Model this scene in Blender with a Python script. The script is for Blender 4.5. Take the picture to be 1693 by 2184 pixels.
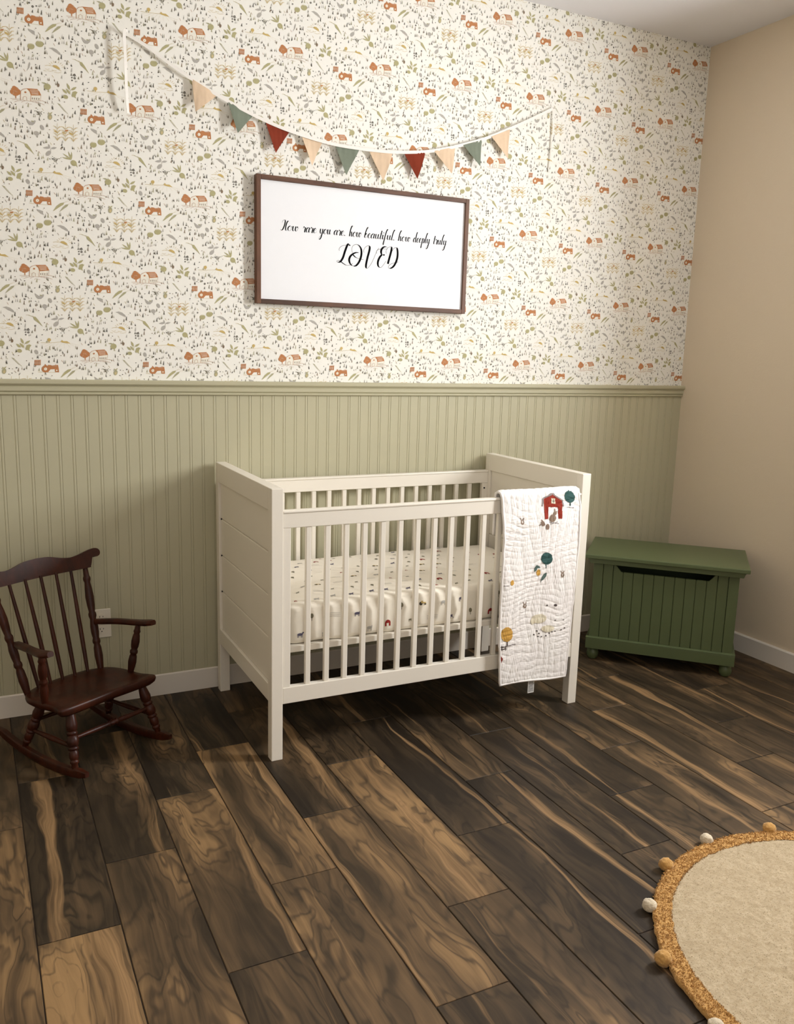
import bpy, bmesh, math, random
import numpy as np
from mathutils import Vector, Matrix, noise as mnoise

for o in list(bpy.data.objects):
    bpy.data.objects.remove(o)
S = bpy.context.scene
COL = S.collection

# ------------------------------------------------------------------ camera
F_PX = 1815.99
cam_d = bpy.data.cameras.new('camera')
cam_d.sensor_fit = 'HORIZONTAL'
cam_d.sensor_width = 36.0
cam_d.lens = 36.0 * F_PX / 1693.0
cam_d.clip_start = 0.05
cam = bpy.data.objects.new('camera', cam_d)
COL.objects.link(cam)
YAW, PITCH, ROLL = 0.4666, -0.1859, 0.0281
_f = Vector((math.sin(YAW) * math.cos(PITCH), math.cos(YAW) * math.cos(PITCH), math.sin(PITCH)))
_r = Vector((math.cos(YAW), -math.sin(YAW), 0))
_u = _r.cross(_f)
_r2 = math.cos(ROLL) * _r + math.sin(ROLL) * _u
_u2 = -math.sin(ROLL) * _r + math.cos(ROLL) * _u
mw = Matrix((_r2, _u2, -_f)).transposed().to_4x4()
mw.translation = Vector((-0.943, -3.6772, 1.5346))
cam.matrix_world = mw
S.camera = cam

# ------------------------------------------------------------------ room numbers
XR, XL, YF, HC = 2.703, -2.54, -4.75, 3.175
Z_RAIL_T, Z_RAIL_B, Z_BASE = 1.389, 1.328, 0.0965

# ------------------------------------------------------------------ light
S.view_settings.view_transform = 'Standard'
S.view_settings.look = 'None'
S.view_settings.gamma = 1.0
S.view_settings.use_curve_mapping = False
S.view_settings.exposure = 0.0
world = bpy.data.worlds.new('daylight_sky')
S.world = world
world.use_nodes = True
_bg = world.node_tree.nodes['Background']
_bg.inputs[0].default_value = (0.78, 0.88, 1.0, 1)
_bg.inputs[1].default_value = 1.0

WIN1 = dict(y0=-2.28, y1=-1.68, z0=1.50, z1=2.70)      # window in the right wall
WIN_FILL = dict(x0=-1.9, x1=0.5, z0=1.2, z1=2.6)       # unseen window added behind the camera for soft fill light

def area_light(name, loc, rot, sx, sy, power, color):
    d = bpy.data.lights.new(name, 'AREA')
    d.shape = 'RECTANGLE'; d.size = sx; d.size_y = sy
    d.energy = power; d.color = color
    o = bpy.data.objects.new(name, d); COL.objects.link(o)
    o.location = loc; o.rotation_euler = rot
    return o
area_light('window_light', (XR + 0.16, (WIN1['y0'] + WIN1['y1']) / 2, (WIN1['z0'] + WIN1['z1']) / 2),
           (0, math.pi / 2, 0), WIN1['z1'] - WIN1['z0'], WIN1['y1'] - WIN1['y0'], 180, (0.985, 0.99, 1.0))
area_light('window_light', ((WIN_FILL['x0'] + WIN_FILL['x1']) / 2, YF - 0.16, (WIN_FILL['z0'] + WIN_FILL['z1']) / 2),
           (math.pi / 2, 0, 0), WIN_FILL['x1'] - WIN_FILL['x0'], WIN_FILL['z1'] - WIN_FILL['z0'], 17, (1.0, 0.985, 0.96))  # weak fill light added outside the unseen second window

# ------------------------------------------------------------------ helpers
def srgb(r, g, b):
    def c(v):
        v /= 255.0
        return v / 12.92 if v <= 0.04045 else ((v + 0.055) / 1.055) ** 2.4
    return (c(r), c(g), c(b), 1.0)

class N:
    """small node-graph helper"""
    def __init__(self, name):
        self.m = bpy.data.materials.new(name); self.m.use_nodes = True
        self.t = self.m.node_tree; self.b = self.t.nodes['Principled BSDF']
    def n(self, typ, **kw):
        x = self.t.nodes.new(typ)
        for k, v in kw.items():
            if k.startswith('i_'):
                x.inputs[k[2:].replace('_', ' ')].default_value = v
            else:
                setattr(x, k, v)
        return x
    def l(self, a, b): self.t.links.new(a, b)
    def math(self, op, a, b=None, c=None, clamp=False):
        x = self.t.nodes.new('ShaderNodeMath'); x.operation = op; x.use_clamp = clamp
        for i, v in enumerate((a, b, c)):
            if v is None: continue
            if isinstance(v, (int, float)): x.inputs[i].default_value = v
            else: self.l(v, x.inputs[i])
        return x.outputs[0]
    def vmath(self, op, a, b=None):
        x = self.t.nodes.new('ShaderNodeVectorMath'); x.operation = op
        for i, v in enumerate((a, b)):
            if v is None: continue
            if isinstance(v, tuple): x.inputs[i].default_value = v
            else: self.l(v, x.inputs[i])
        return x.outputs[0]
    def noise(self, vec, scale, detail=2.0, rough=0.5, dist=0.0):
        x = self.n('ShaderNodeTexNoise'); x.inputs['Scale'].default_value = scale
        x.inputs['Detail'].default_value = detail; x.inputs['Roughness'].default_value = rough
        x.inputs['Distortion'].default_value = dist
        if vec is not None: self.l(vec, x.inputs['Vector'])
        return x
    def ramp(self, fac, stops, interp='LINEAR'):
        x = self.n('ShaderNodeValToRGB'); x.color_ramp.interpolation = interp
        e = x.color_ramp.elements
        while len(e) < len(stops): e.new(0.5)
        for i, (p, c) in enumerate(stops):
            e[i].position = p; e[i].color = c if len(c) == 4 else (*c, 1)
        self.l(fac, x.inputs[0]); return x.outputs[0]
    def mix(self, fac, a, b, blend='MIX'):
        x = self.n('ShaderNodeMix', data_type='RGBA', blend_type=blend)
        for s, v in ((x.inputs[0], fac), (x.inputs[6], a), (x.inputs[7], b)):
            if isinstance(v, (int, float)): s.default_value = v
            elif isinstance(v, tuple): s.default_value = v if len(v) == 4 else (*v, 1)
            else: self.l(v, s)
        return x.outputs[2]
    def bump(self, h, strength, dist=0.01, prev=None):
        x = self.n('ShaderNodeBump'); x.inputs['Strength'].default_value = strength
        x.inputs['Distance'].default_value = dist; self.l(h, x.inputs['Height'])
        if prev is not None: self.l(prev, x.inputs['Normal'])
        self.l(x.outputs[0], self.b.inputs['Normal']); return x.outputs[0]
    def set(self, color=None, rough=None, spec=None, sheen=None):
        if color is not None:
            if isinstance(color, tuple): self.b.inputs['Base Color'].default_value = color
            else: self.l(color, self.b.inputs['Base Color'])
        if rough is not None:
            if isinstance(rough, (int, float)): self.b.inputs['Roughness'].default_value = rough
            else: self.l(rough, self.b.inputs['Roughness'])
        if spec is not None: self.b.inputs['Specular IOR Level'].default_value = spec
        if sheen is not None: self.b.inputs['Sheen Weight'].default_value = sheen
        return self.m

def paint(name, color, rough=0.5, var=0.06, nscale=6.0, bscale=None, bstr=0.1, bdist=0.002, spec=0.4, sheen=None):
    g = N(name)
    tc = g.n('ShaderNodeTexCoord')
    nz = g.noise(tc.outputs['Object'], nscale, 4.0)
    dark = tuple(c * (1 - var) for c in color[:3]) + (1,)
    lite = tuple(min(1, c * (1 + var)) for c in color[:3]) + (1,)
    col = g.mix(nz.outputs[0], dark, lite)
    if bscale:
        b = g.noise(tc.outputs['Object'], bscale, 3.0)
        g.bump(b.outputs[0], bstr, bdist)
    return g.set(col, rough, spec, sheen)

def finish(name, bm, mat=None, parent=None, bevel=0.0, segs=2, smooth=None, loc=None):
    if bevel > 0:
        bmesh.ops.remove_doubles(bm, verts=bm.verts, dist=1e-6)
        es = [e for e in bm.edges if len(e.link_faces) == 2 and e.calc_face_angle(0) > 0.5]
        bmesh.ops.bevel(bm, geom=es, offset=bevel, segments=segs, profile=0.5, affect='EDGES', clamp_overlap=True)
    me = bpy.data.meshes.new(name)
    bm.normal_update(); bm.to_mesh(me); bm.free()
    return link(name, me, mat, parent, smooth, loc)

def link(name, me, mat=None, parent=None, smooth=None, loc=None):
    if mat is not None:
        for m in (mat if isinstance(mat, (list, tuple)) else [mat]): me.materials.append(m)
    if smooth is not None and smooth:
        me.polygons.foreach_set('use_smooth', [True] * len(me.polygons))
        if smooth < 3.2:
            try: me.set_sharp_from_angle(angle=smooth)
            except Exception: pass
    o = bpy.data.objects.new(name, me); COL.objects.link(o)
    if parent is not None: o.parent = parent
    if loc is not None: o.location = loc
    return o

def empty(name, loc=(0, 0, 0), rz=0.0):
    o = bpy.data.objects.new(name, None); COL.objects.link(o)
    o.location = loc; o.rotation_euler = (0, 0, rz); o.empty_display_size = 0.1
    return o

def tag(o, label=None, cat=None, kind=None, group=None):
    if label: o['label'] = label
    if cat: o['category'] = cat
    if kind: o['kind'] = kind
    if group: o['group'] = group
    return o

def bx(bm, x0, x1, y0, y1, z0, z1):
    v = [bm.verts.new(p) for p in ((x0, y0, z0), (x1, y0, z0), (x1, y1, z0), (x0, y1, z0),
                                   (x0, y0, z1), (x1, y0, z1), (x1, y1, z1), (x0, y1, z1))]
    for f in ((3, 2, 1, 0), (4, 5, 6, 7), (0, 1, 5, 4), (1, 2, 6, 5), (2, 3, 7, 6), (3, 0, 4, 7)):
        bm.faces.new([v[i] for i in f])
    return v

def box(name, x0, x1, y0, y1, z0, z1, mat, parent=None, bevel=0.0, segs=2):
    bm = bmesh.new(); bx(bm, x0, x1, y0, y1, z0, z1)
    return finish(name, bm, mat, parent, bevel, segs, smooth=None)

def prism(bm, pts, axis, a, b):
    """extrude 2D outline along an axis; pts are the two other coords in order"""
    def P(p, t):
        if axis == 'x': return (t, p[0], p[1])
        if axis == 'y': return (p[0], t, p[1])
        return (p[0], p[1], t)
    v0 = [bm.verts.new(P(p, a)) for p in pts]; v1 = [bm.verts.new(P(p, b)) for p in pts]
    n = len(pts)
    bm.faces.new(v0[::-1]); bm.faces.new(v1)
    for i in range(n):
        bm.faces.new((v0[i], v0[(i + 1) % n], v1[(i + 1) % n], v1[i]))
    bmesh.ops.recalc_face_normals(bm, faces=bm.faces)

def crom(pts, sub=8, closed=False):
    """Catmull-Rom through points of any dimension"""
    P = [np.array(p, float) for p in pts]; n = len(P); out = []
    rng = range(n) if closed else range(n - 1)
    for i in rng:
        if closed: p0, p1, p2, p3 = P[(i - 1) % n], P[i], P[(i + 1) % n], P[(i + 2) % n]
        else:
            p1, p2 = P[i], P[i + 1]
            p0 = P[i - 1] if i > 0 else 2 * p1 - p2
            p3 = P[i + 2] if i + 2 < n else 2 * p2 - p1
        for k in range(sub):
            t = k / sub
            out.append(0.5 * ((2 * p1) + (-p0 + p2) * t + (2 * p0 - 5 * p1 + 4 * p2 - p3) * t * t + (-p0 + 3 * p1 - 3 * p2 + p3) * t ** 3))
    if not closed: out.append(P[-1])
    return out

def tube(bm, path, radii, n=12, cap=True, flat=1.0):
    path = [Vector(p) for p in path]
    rings = []; ref = Vector((0, 0, 1)); prev = None
    for i, p in enumerate(path):
        d = (path[min(i + 1, len(path) - 1)] - path[max(i - 1, 0)]).normalized()
        if prev is None:
            a = d.cross(ref)
            if a.length < 1e-4: a = d.cross(Vector((1, 0, 0)))
            a.normalize()
        else:
            a = (prev - d * prev.dot(d)).normalized()
        prev = a; b = d.cross(a)
        r = radii[i] if hasattr(radii, '__len__') else radii
        rings.append([bm.verts.new(p + a * math.cos(t) * r + b * math.sin(t) * r * flat)
                      for t in (2 * math.pi * k / n for k in range(n))])
    for i in range(len(rings) - 1):
        for k in range(n):
            bm.faces.new((rings[i][k], rings[i][(k + 1) % n], rings[i + 1][(k + 1) % n], rings[i + 1][k]))
    if cap:
        bm.faces.new(rings[0][::-1]); bm.faces.new(rings[-1])
    bmesh.ops.recalc_face_normals(bm, faces=bm.faces)

def turned(bm, p0, p1, prof, n=16):
    """lathe: prof = [(t, r)...] along p0->p1"""
    p0 = Vector(p0); p1 = Vector(p1)
    tube(bm, [p0.lerp(p1, t) for t, r in prof], [r for t, r in prof], n)

class Flat:
    """flat print: collects coloured polygons in (u, v)"""
    def __init__(self): self.p = []
    def poly(self, pts, c, lay=0): self.p.append(([tuple(map(float, q)) for q in pts], c, lay))
    def ell(self, x, y, rx, ry, c, rot=0.0, n=10, lay=0):
        ca, sa = math.cos(rot), math.sin(rot)
        self.poly([(x + ca * rx * math.cos(t) - sa * ry * math.sin(t), y + sa * rx * math.cos(t) + ca * ry * math.sin(t))
                   for t in (2 * math.pi * k / n for k in range(n))], c, lay)
    def leaf(self, x, y, L, w, ang, c, lay=0):
        ca, sa = math.cos(ang), math.sin(ang)
        q = [(0, 0), (.25 * L, .42 * w), (.55 * L, .5 * w), (.85 * L, .22 * w), (L, 0), (.85 * L, -.2 * w), (.5 * L, -.5 * w), (.2 * L, -.36 * w)]
        self.poly([(x + ca * a - sa * b, y + sa * a + ca * b) for a, b in q], c, lay)
    def stroke(self, pts, w, c, lay=0, sub=0, taper=False):
        P = crom(pts, sub) if sub else [np.array(p, float) for p in pts]
        n = len(P)
        Ls = []; Rs = []
        for i in range(n):
            d = P[min(i + 1, n - 1)] - P[max(i - 1, 0)]
            l = math.hypot(*d) or 1.0
            nx, ny = -d[1] / l, d[0] / l
            ww = w[i] if hasattr(w, '__len__') else w
            if taper: ww *= (1 - 0.75 * abs(2 * i / (n - 1) - 1))
            Ls.append((P[i][0] + nx * ww / 2, P[i][1] + ny * ww / 2)); Rs.append((P[i][0] - nx * ww / 2, P[i][1] - ny * ww / 2))
        for i in range(n - 1):
            self.poly([Ls[i], Ls[i + 1], Rs[i + 1], Rs[i]], c, lay)
    def pen(self, pts, thin, thick, c, slant=(0, -1), lay=0, sub=10):
        """pointed-pen stroke: thick when moving down (+v is up)"""
        P = crom(pts, sub); n = len(P); w = []
        for i in range(n):
            d = P[min(i + 1, n - 1)] - P[max(i - 1, 0)]; l = math.hypot(*d) or 1.0
            k = max(0.0, (d[0] * slant[0] + d[1] * slant[1]) / l)
            w.append(thin + (thick - thin) * k ** 1.05)
        w = [sum(w[max(0, i - 2):i + 3]) / len(w[max(0, i - 2):i + 3]) for i in range(n)]
        self.stroke(P, w, c, lay)
    def arrays(self, fmap, lay_step=0.0002):
        """-> verts, faces, mats ; fmap(u, v, off)"""
        V = []; Fc = []; Mi = []
        for pi, (pts, c, lay) in enumerate(self.p):
            b = len(V)
            V.extend(fmap(u, v, lay * lay_step + (pi % 24) * 5e-6) for u, v in pts)
            Fc.append(tuple(range(b, b + len(pts)))); Mi.append(c)
        return V, Fc, Mi

def mesh_from(name, V, Fc, Mi, mats, parent=None, smooth=None):
    me = bpy.data.meshes.new(name); me.from_pydata([tuple(v) for v in V], [], Fc)
    o = link(name, me, mats, parent, smooth)
    if Mi is not None:
        me.polygons.foreach_set('material_index', Mi)
    me.update(); return o

# ------------------------------------------------------------------ materials
M = {}
M['paper'] = paint('wallpaper_ground', srgb(245, 243, 234), 0.75, 0.02, 3, 500, 0.08, 0.0005, 0.2)
M['sage'] = paint('sage_paint', srgb(186, 181, 152), 0.45, 0.02, 3, 220, 0.04, 0.001, 0.4)
M['beige'] = paint('beige_wall_paint', srgb(222, 206, 181), 0.75, 0.02, 2, 150, 0.25, 0.002, 0.2)
M['ceil'] = paint('ceiling_paint', srgb(238, 236, 238), 0.85, 0.02, 2, 120, 0.3, 0.002, 0.15)
M['trimw'] = paint('white_trim_paint', srgb(226, 218, 206), 0.4, 0.02, 4)
M['crib'] = paint('crib_white_lacquer', srgb(240, 233, 219), 0.33, 0.015, 5, 60, 0.015, 0.002, 0.5)
M['plastic'] = paint('outlet_plastic', srgb(232, 224, 206), 0.35, 0.01)
M['black'] = paint('black_void', (0.006, 0.006, 0.006, 1), 0.6, 0.0)
M['ink'] = paint('black_ink', (0.004, 0.004, 0.005, 1), 0.8, 0.0, spec=0.05)
M['canvas'] = paint('white_canvas', srgb(243, 244, 246), 0.7, 0.01, 30, 700, 0.1, 0.0006, 0.2)
M['grout'] = paint('dark_grout', srgb(58, 48, 38), 0.9, 0.1, 40, 300, 0.3, 0.001)
M['ribbon'] = paint('white_cotton_tape', srgb(246, 242, 234), 0.8, 0.03, 60, 900, 0.3, 0.0006, 0.1)
M['fl_beige'] = paint('beige_gauze', srgb(226, 200, 170), 0.85, 0.06, 50, 500, 0.4, 0.001, 0.1)
M['fl_green'] = paint('sage_gauze', srgb(126, 134, 118), 0.85, 0.08, 50, 500, 0.4, 0.001, 0.1)
M['fl_rust'] = paint('rust_gauze', srgb(130, 56, 38), 0.85, 0.08, 50, 500, 0.4, 0.001, 0.1)
M['chestg'] = paint('green_chest_paint', srgb(86, 97, 63), 0.38, 0.03, 4, 80, 0.03, 0.001, 0.45)
M['sheet'] = paint('cotton_sheet', srgb(244, 236, 220), 0.8, 0.02, 12, 900, 0.15, 0.0005, 0.15)
M['tagw'] = paint('care_tag', srgb(230, 228, 222), 0.6, 0.02)
PRINT = {}
def pr(name, rgb):
    PRINT[name] = paint('print_' + name, srgb(*rgb), 0.75, 0.12, 90, None, spec=0.2)
pr('rust', (190, 130, 86)); pr('pink', (196, 166, 142)); pr('olive', (180, 174, 132)); pr('sagegrey', (176, 172, 140))
pr('grey', (182, 178, 170)); pr('gold', (204, 178, 114)); pr('dark', (74, 70, 62)); pr('moss', (124, 118, 96))
pr('brown', (138, 120, 100)); pr('white', (242, 238, 224)); pr('tan', (206, 188, 142))
PN = list(PRINT); PI = {k: i for i, k in enumerate(PN)}; PM = [PRINT[k] for k in PN]

def wood_mat(name, dark, lite, rough, scale=18, stretch=(1, 1, 0.12), spec=0.5, coat=0.0):
    g = N(name); tc = g.n('ShaderNodeTexCoord')
    mp = g.n('ShaderNodeMapping'); mp.inputs['Scale'].default_value = stretch; g.l(tc.outputs['Object'], mp.inputs['Vector'])
    a = g.noise(mp.outputs[0], scale, 5, 0.6, 0.6); b = g.noise(mp.outputs[0], scale * 6, 3, 0.6)
    f = g.math('ADD', g.math('MULTIPLY', a.outputs[0], 0.7), g.math('MULTIPLY', b.outputs[0], 0.3))
    c = g.ramp(f, [(0.3, dark), (0.7, lite)])
    g.bump(b.outputs[0], 0.06, 0.001)
    m = g.set(c, rough, spec); g.b.inputs['Coat Weight'].default_value = coat; g.b.inputs['Coat Roughness'].default_value = 0.2
    return m
M['cherry'] = wood_mat('dark_cherry_wood', srgb(32, 11, 5), srgb(74, 31, 13), 0.40, 14, (1, 1, 0.3), 0.3, 0.0)
M['frame'] = wood_mat('walnut_stained_frame', srgb(58, 36, 24), srgb(108, 70, 46), 0.55, 22, (0.15, 1, 1))
M['framev'] = wood_mat('walnut_stained_frame_upright', srgb(66, 42, 28), srgb(120, 78, 50), 0.55, 22, (1, 1, 0.15))

def plank_material():
    g = N('wood_look_plank_tile')
    tc = g.n('ShaderNodeTexCoord'); oi = g.n('ShaderNodeObjectInfo')
    sep = g.n('ShaderNodeSeparateColor'); g.l(oi.outputs['Color'], sep.inputs[0])
    tone, spos, swid, seed = sep.outputs[0], sep.outputs[1], sep.outputs[2], oi.outputs['Alpha']
    off = g.n('ShaderNodeCombineXYZ')
    g.l(g.math('MULTIPLY', seed, 37.0), off.inputs[0]); g.l(g.math('MULTIPLY', seed, 91.0), off.inputs[1]); g.l(g.math('MULTIPLY', seed, 53.0), off.inputs[2])
    sx = g.n('ShaderNodeSeparateXYZ'); g.l(tc.outputs['Object'], sx.inputs[0])
    st = g.vmath('MULTIPLY', tc.outputs['Object'], (1.0, 0.26, 1.0))
    p = g.vmath('ADD', st, off.outputs[0])
    w = g.noise(p, 5.5, 3.0, 0.55)
    wv = g.vmath('MULTIPLY', g.vmath('SUBTRACT', w.outputs['Color'], (0.5, 0.5, 0.5)), (0.15, 0.10, 0.0))
    q = g.vmath('ADD', p, wv)
    # broad heartwood figure
    n1 = g.noise(q, 6.5, 3.0, 0.55, 0.4)
    # knots swirl
    kq = g.vmath('MULTIPLY', q, (1.0, 1.15, 1.0))
    vo = g.n('ShaderNodeTexVoronoi'); vo.inputs['Scale'].default_value = 3.4; g.l(kq, vo.inputs['Vector'])
    kd = vo.outputs['Distance']
    knot = g.math('SUBTRACT', 1.0, g.math('MULTIPLY', kd, 7.5), clamp=True)
    n3 = g.noise(g.vmath('MULTIPLY', q, (1.0, 0.22, 1.0)), 22.0, 3.0, 0.6)
    # cathedral growth rings
    ring = g.math('ADD', g.math('ADD', g.math('MULTIPLY', n1.outputs[0], 22.0), g.math('MULTIPLY', kd, 16.0)), g.math('MULTIPLY', n3.outputs[0], 2.2))
    rs = g.math('SINE', g.math('MULTIPLY', ring, 3.0))
    # long fine grain
    gv = g.vmath('MULTIPLY', q, (1.0, 0.10, 1.0))
    n2 = g.noise(gv, 90.0, 4.0, 0.6)
    v = g.math('ADD', n1.outputs[0], g.math('MULTIPLY', g.math('SUBTRACT', tone, 0.50), 0.60))
    n4 = g.noise(g.vmath('MULTIPLY', q, (1.0, 0.10, 1.0)), 42.0, 4.0, 0.65)
    v = g.math('ADD', v, g.math('MULTIPLY', g.math('SUBTRACT', n4.outputs[0], 0.5), 0.30))
    v = g.math('ADD', v, g.math('MULTIPLY', g.math('SUBTRACT', n3.outputs[0], 0.5), 0.34))
    ln = g.math('POWER', g.math('ADD', g.math('MULTIPLY', rs, 0.5), 0.5), 5.0)
    lw = g.math('MULTIPLY', g.math('SUBTRACT', n1.outputs[0], 0.36, clamp=True), 0.50)
    v = g.math('SUBTRACT', v, g.math('MULTIPLY', ln, lw))
    v = g.math('SUBTRACT', v, g.math('MULTIPLY', g.math('MULTIPLY', knot, knot), 0.40))
    col = g.ramp(v, [(0.26, srgb(40, 32, 23)), (0.40, srgb(64, 52, 37)), (0.50, srgb(86, 69, 49)), (0.60, srgb(112, 89, 62)), (0.76, srgb(158, 126, 86))])
    # pale sapwood streak along the board
    sq = g.n('ShaderNodeSeparateXYZ'); g.l(wv, sq.inputs[0])
    xx = g.math('ADD', g.math('MULTIPLY', sx.outputs[0], 4.8), 0.5)
    xx = g.math('ADD', xx, g.math('MULTIPLY', sq.outputs[0], 3.6))
    dd = g.math('ABSOLUTE', g.math('SUBTRACT', xx, spos))
    ed = g.math('ADD', g.math('ADD', g.math('SUBTRACT', swid, dd), g.math('MULTIPLY', g.math('SUBTRACT', n4.outputs[0], 0.52), 0.36)), g.math('MULTIPLY', g.math('SUBTRACT', n3.outputs[0], 0.5), 0.22))
    sm = g.math('MULTIPLY', ed, 13.0, clamp=True)
    sap = g.ramp(n2.outputs[0], [(0.3, srgb(118, 92, 62)), (0.7, srgb(168, 134, 94))])
    col = g.mix(g.math('MULTIPLY', sm, 0.78), col, sap)
    fine = g.ramp(n2.outputs[0], [(0.25, (0.80, 0.80, 0.80)), (0.6, (1.04, 1.04, 1.04))])
    col = g.mix(1.0, col, fine, 'MULTIPLY')
    g.bump(n2.outputs[0], 0.10, 0.0012)
    rg = g.ramp(n3.outputs[0], [(0.2, (0.46, 0.46, 0.46)), (0.8, (0.62, 0.62, 0.62))])
    return g.set(col, rg, 0.25)
M['plank'] = plank_material()

# ------------------------------------------------------------------ the setting
wb = box('wall_back', XL - 0.12, XR + 0.12, 0.0, 0.12, 0, HC, M['paper'])
tag(wb, 'farm print wallpaper above pale sage beadboard on the back wall', 'wall', 'structure')

def wall_with_hole(name, fixed, a0, a1, h0, h1, k0, k1, axis, thick, mat):
    """wall slab with one rectangular opening; a = along, z = up"""
    bm = bmesh.new()
    t0, t1 = fixed, fixed + thick
    for (u0, u1, z0, z1) in ((a0, h0, 0, HC), (h1, a1, 0, HC), (h0, h1, 0, k0), (h0, h1, k1, HC)):
        if axis == 'y': bx(bm, min(t0, t1), max(t0, t1), u0, u1, z0, z1)
        else: bx(bm, u0, u1, min(t0, t1), max(t0, t1), z0, z1)
    return finish(name, bm, mat)
wr = wall_with_hole('wall_right', XR, YF, 0.0, WIN1['y0'], WIN1['y1'], WIN1['z0'], WIN1['z1'], 'y', 0.12, M['beige'])
tag(wr, 'plain beige painted wall on the right', 'wall', 'structure')
wl = box('wall_left', XL - 0.12, XL, YF, 0.0, 0, HC, M['beige']); tag(wl, 'plain beige painted wall on the left', 'wall', 'structure')
wf = wall_with_hole('wall_front', YF, XL - 0.12, XR + 0.12, WIN_FILL['x0'], WIN_FILL['x1'], WIN_FILL['z0'], WIN_FILL['z1'], 'x', -0.12, M['beige'])
tag(wf, 'plain beige painted wall behind the viewer', 'wall', 'structure')
ce = box('ceiling', XL - 0.12, XR + 0.12, YF - 0.12, 0.12, HC, HC + 0.1, M['ceil']); tag(ce, 'pale textured ceiling', 'ceiling', 'structure')

def glass():
    g = N('window_glass'); g.t.nodes.remove(g.b)
    out = g.t.nodes['Material Output']
    tr = g.n('ShaderNodeBsdfTransparent'); gl = g.n('ShaderNodeBsdfGlossy'); gl.inputs['Roughness'].default_value = 0.02
    mx = g.n('ShaderNodeMixShader'); mx.inputs[0].default_value = 0.05
    g.l(tr.outputs[0], mx.inputs[1]); g.l(gl.outputs[0], mx.inputs[2]); g.l(mx.outputs[0], out.inputs[0])
    return g.m
M['glass'] = glass()
def window(name, label, along, fixed, a0, a1, z0, z1):
    w = empty(name, ((fixed + 0.05, (a0 + a1) / 2, z0) if along == 'y' else ((a0 + a1) / 2, fixed - 0.05, z0)))
    tag(w, label, 'window', 'structure')
    h = (a1 - a0) / 2; H = z1 - z0; t = 0.045
    def part(nm, u0, u1, v0, v1, mat, th):
        if along == 'y': return box(nm, -th, th, u0, u1, v0, v1, mat, w)
        return box(nm, u0, u1, -th, th, v0, v1, mat, w)
    part('frame_side', -h, -h + t, 0, H, M['trimw'], .03); part('frame_side', h - t, h, 0, H, M['trimw'], .03)
    part('frame_rail', -h + t, h - t, 0, t, M['trimw'], .03); part('frame_rail', -h + t, h - t, H - t, H, M['trimw'], .03)
    part('meeting_rail', -h + t, h - t, H / 2 - .02, H / 2 + .02, M['trimw'], .025)
    part('pane', -h + t, h - t, t, H / 2 - .02, M['glass'], .003); part('pane', -h + t, h - t, H / 2 + .02, H - t, M['glass'], .003)
window('window_1', 'white sash window in the right wall', 'y', XR, WIN1['y0'], WIN1['y1'], WIN1['z0'], WIN1['z1'])
window('fill_window', 'white sash window added behind the viewer for fill light', 'x', YF, WIN_FILL['x0'], WIN_FILL['x1'], WIN_FILL['z0'], WIN_FILL['z1'])

# floor of wood-look plank tiles, laid in a one-third offset
fl = box('floor', XL - 0.12, XR + 0.12, YF - 0.12, 0.12, -0.12, -0.003, M['grout'])
tag(fl, 'dark walnut wood-look plank tile floor', 'floor', 'structure')
ROW_W, PL, GAP = 0.2095, 0.914, 0.0034
X0ROW = -0.239
BASE = {0: -1.53, 1: -1.23, 2: -1.83}
plank_cache = {}
def plank_mesh(w, l):
    key = (round(w, 3), round(l, 3))
    if key not in plank_cache:
        bm = bmesh.new(); bx(bm, -w / 2, w / 2, -l / 2, l / 2, -0.009, 0.0)
        es = [e for e in bm.edges if all(v.co.z > -0.001 for v in e.verts)]
        bmesh.ops.bevel(bm, geom=es, offset=0.0012, segments=1, affect='EDGES')
        me = bpy.data.meshes.new('floor_plank'); bm.to_mesh(me); bm.free(); me.materials.append(M['plank'])
        plank_cache[key] = me
    return plank_cache[key]
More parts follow.
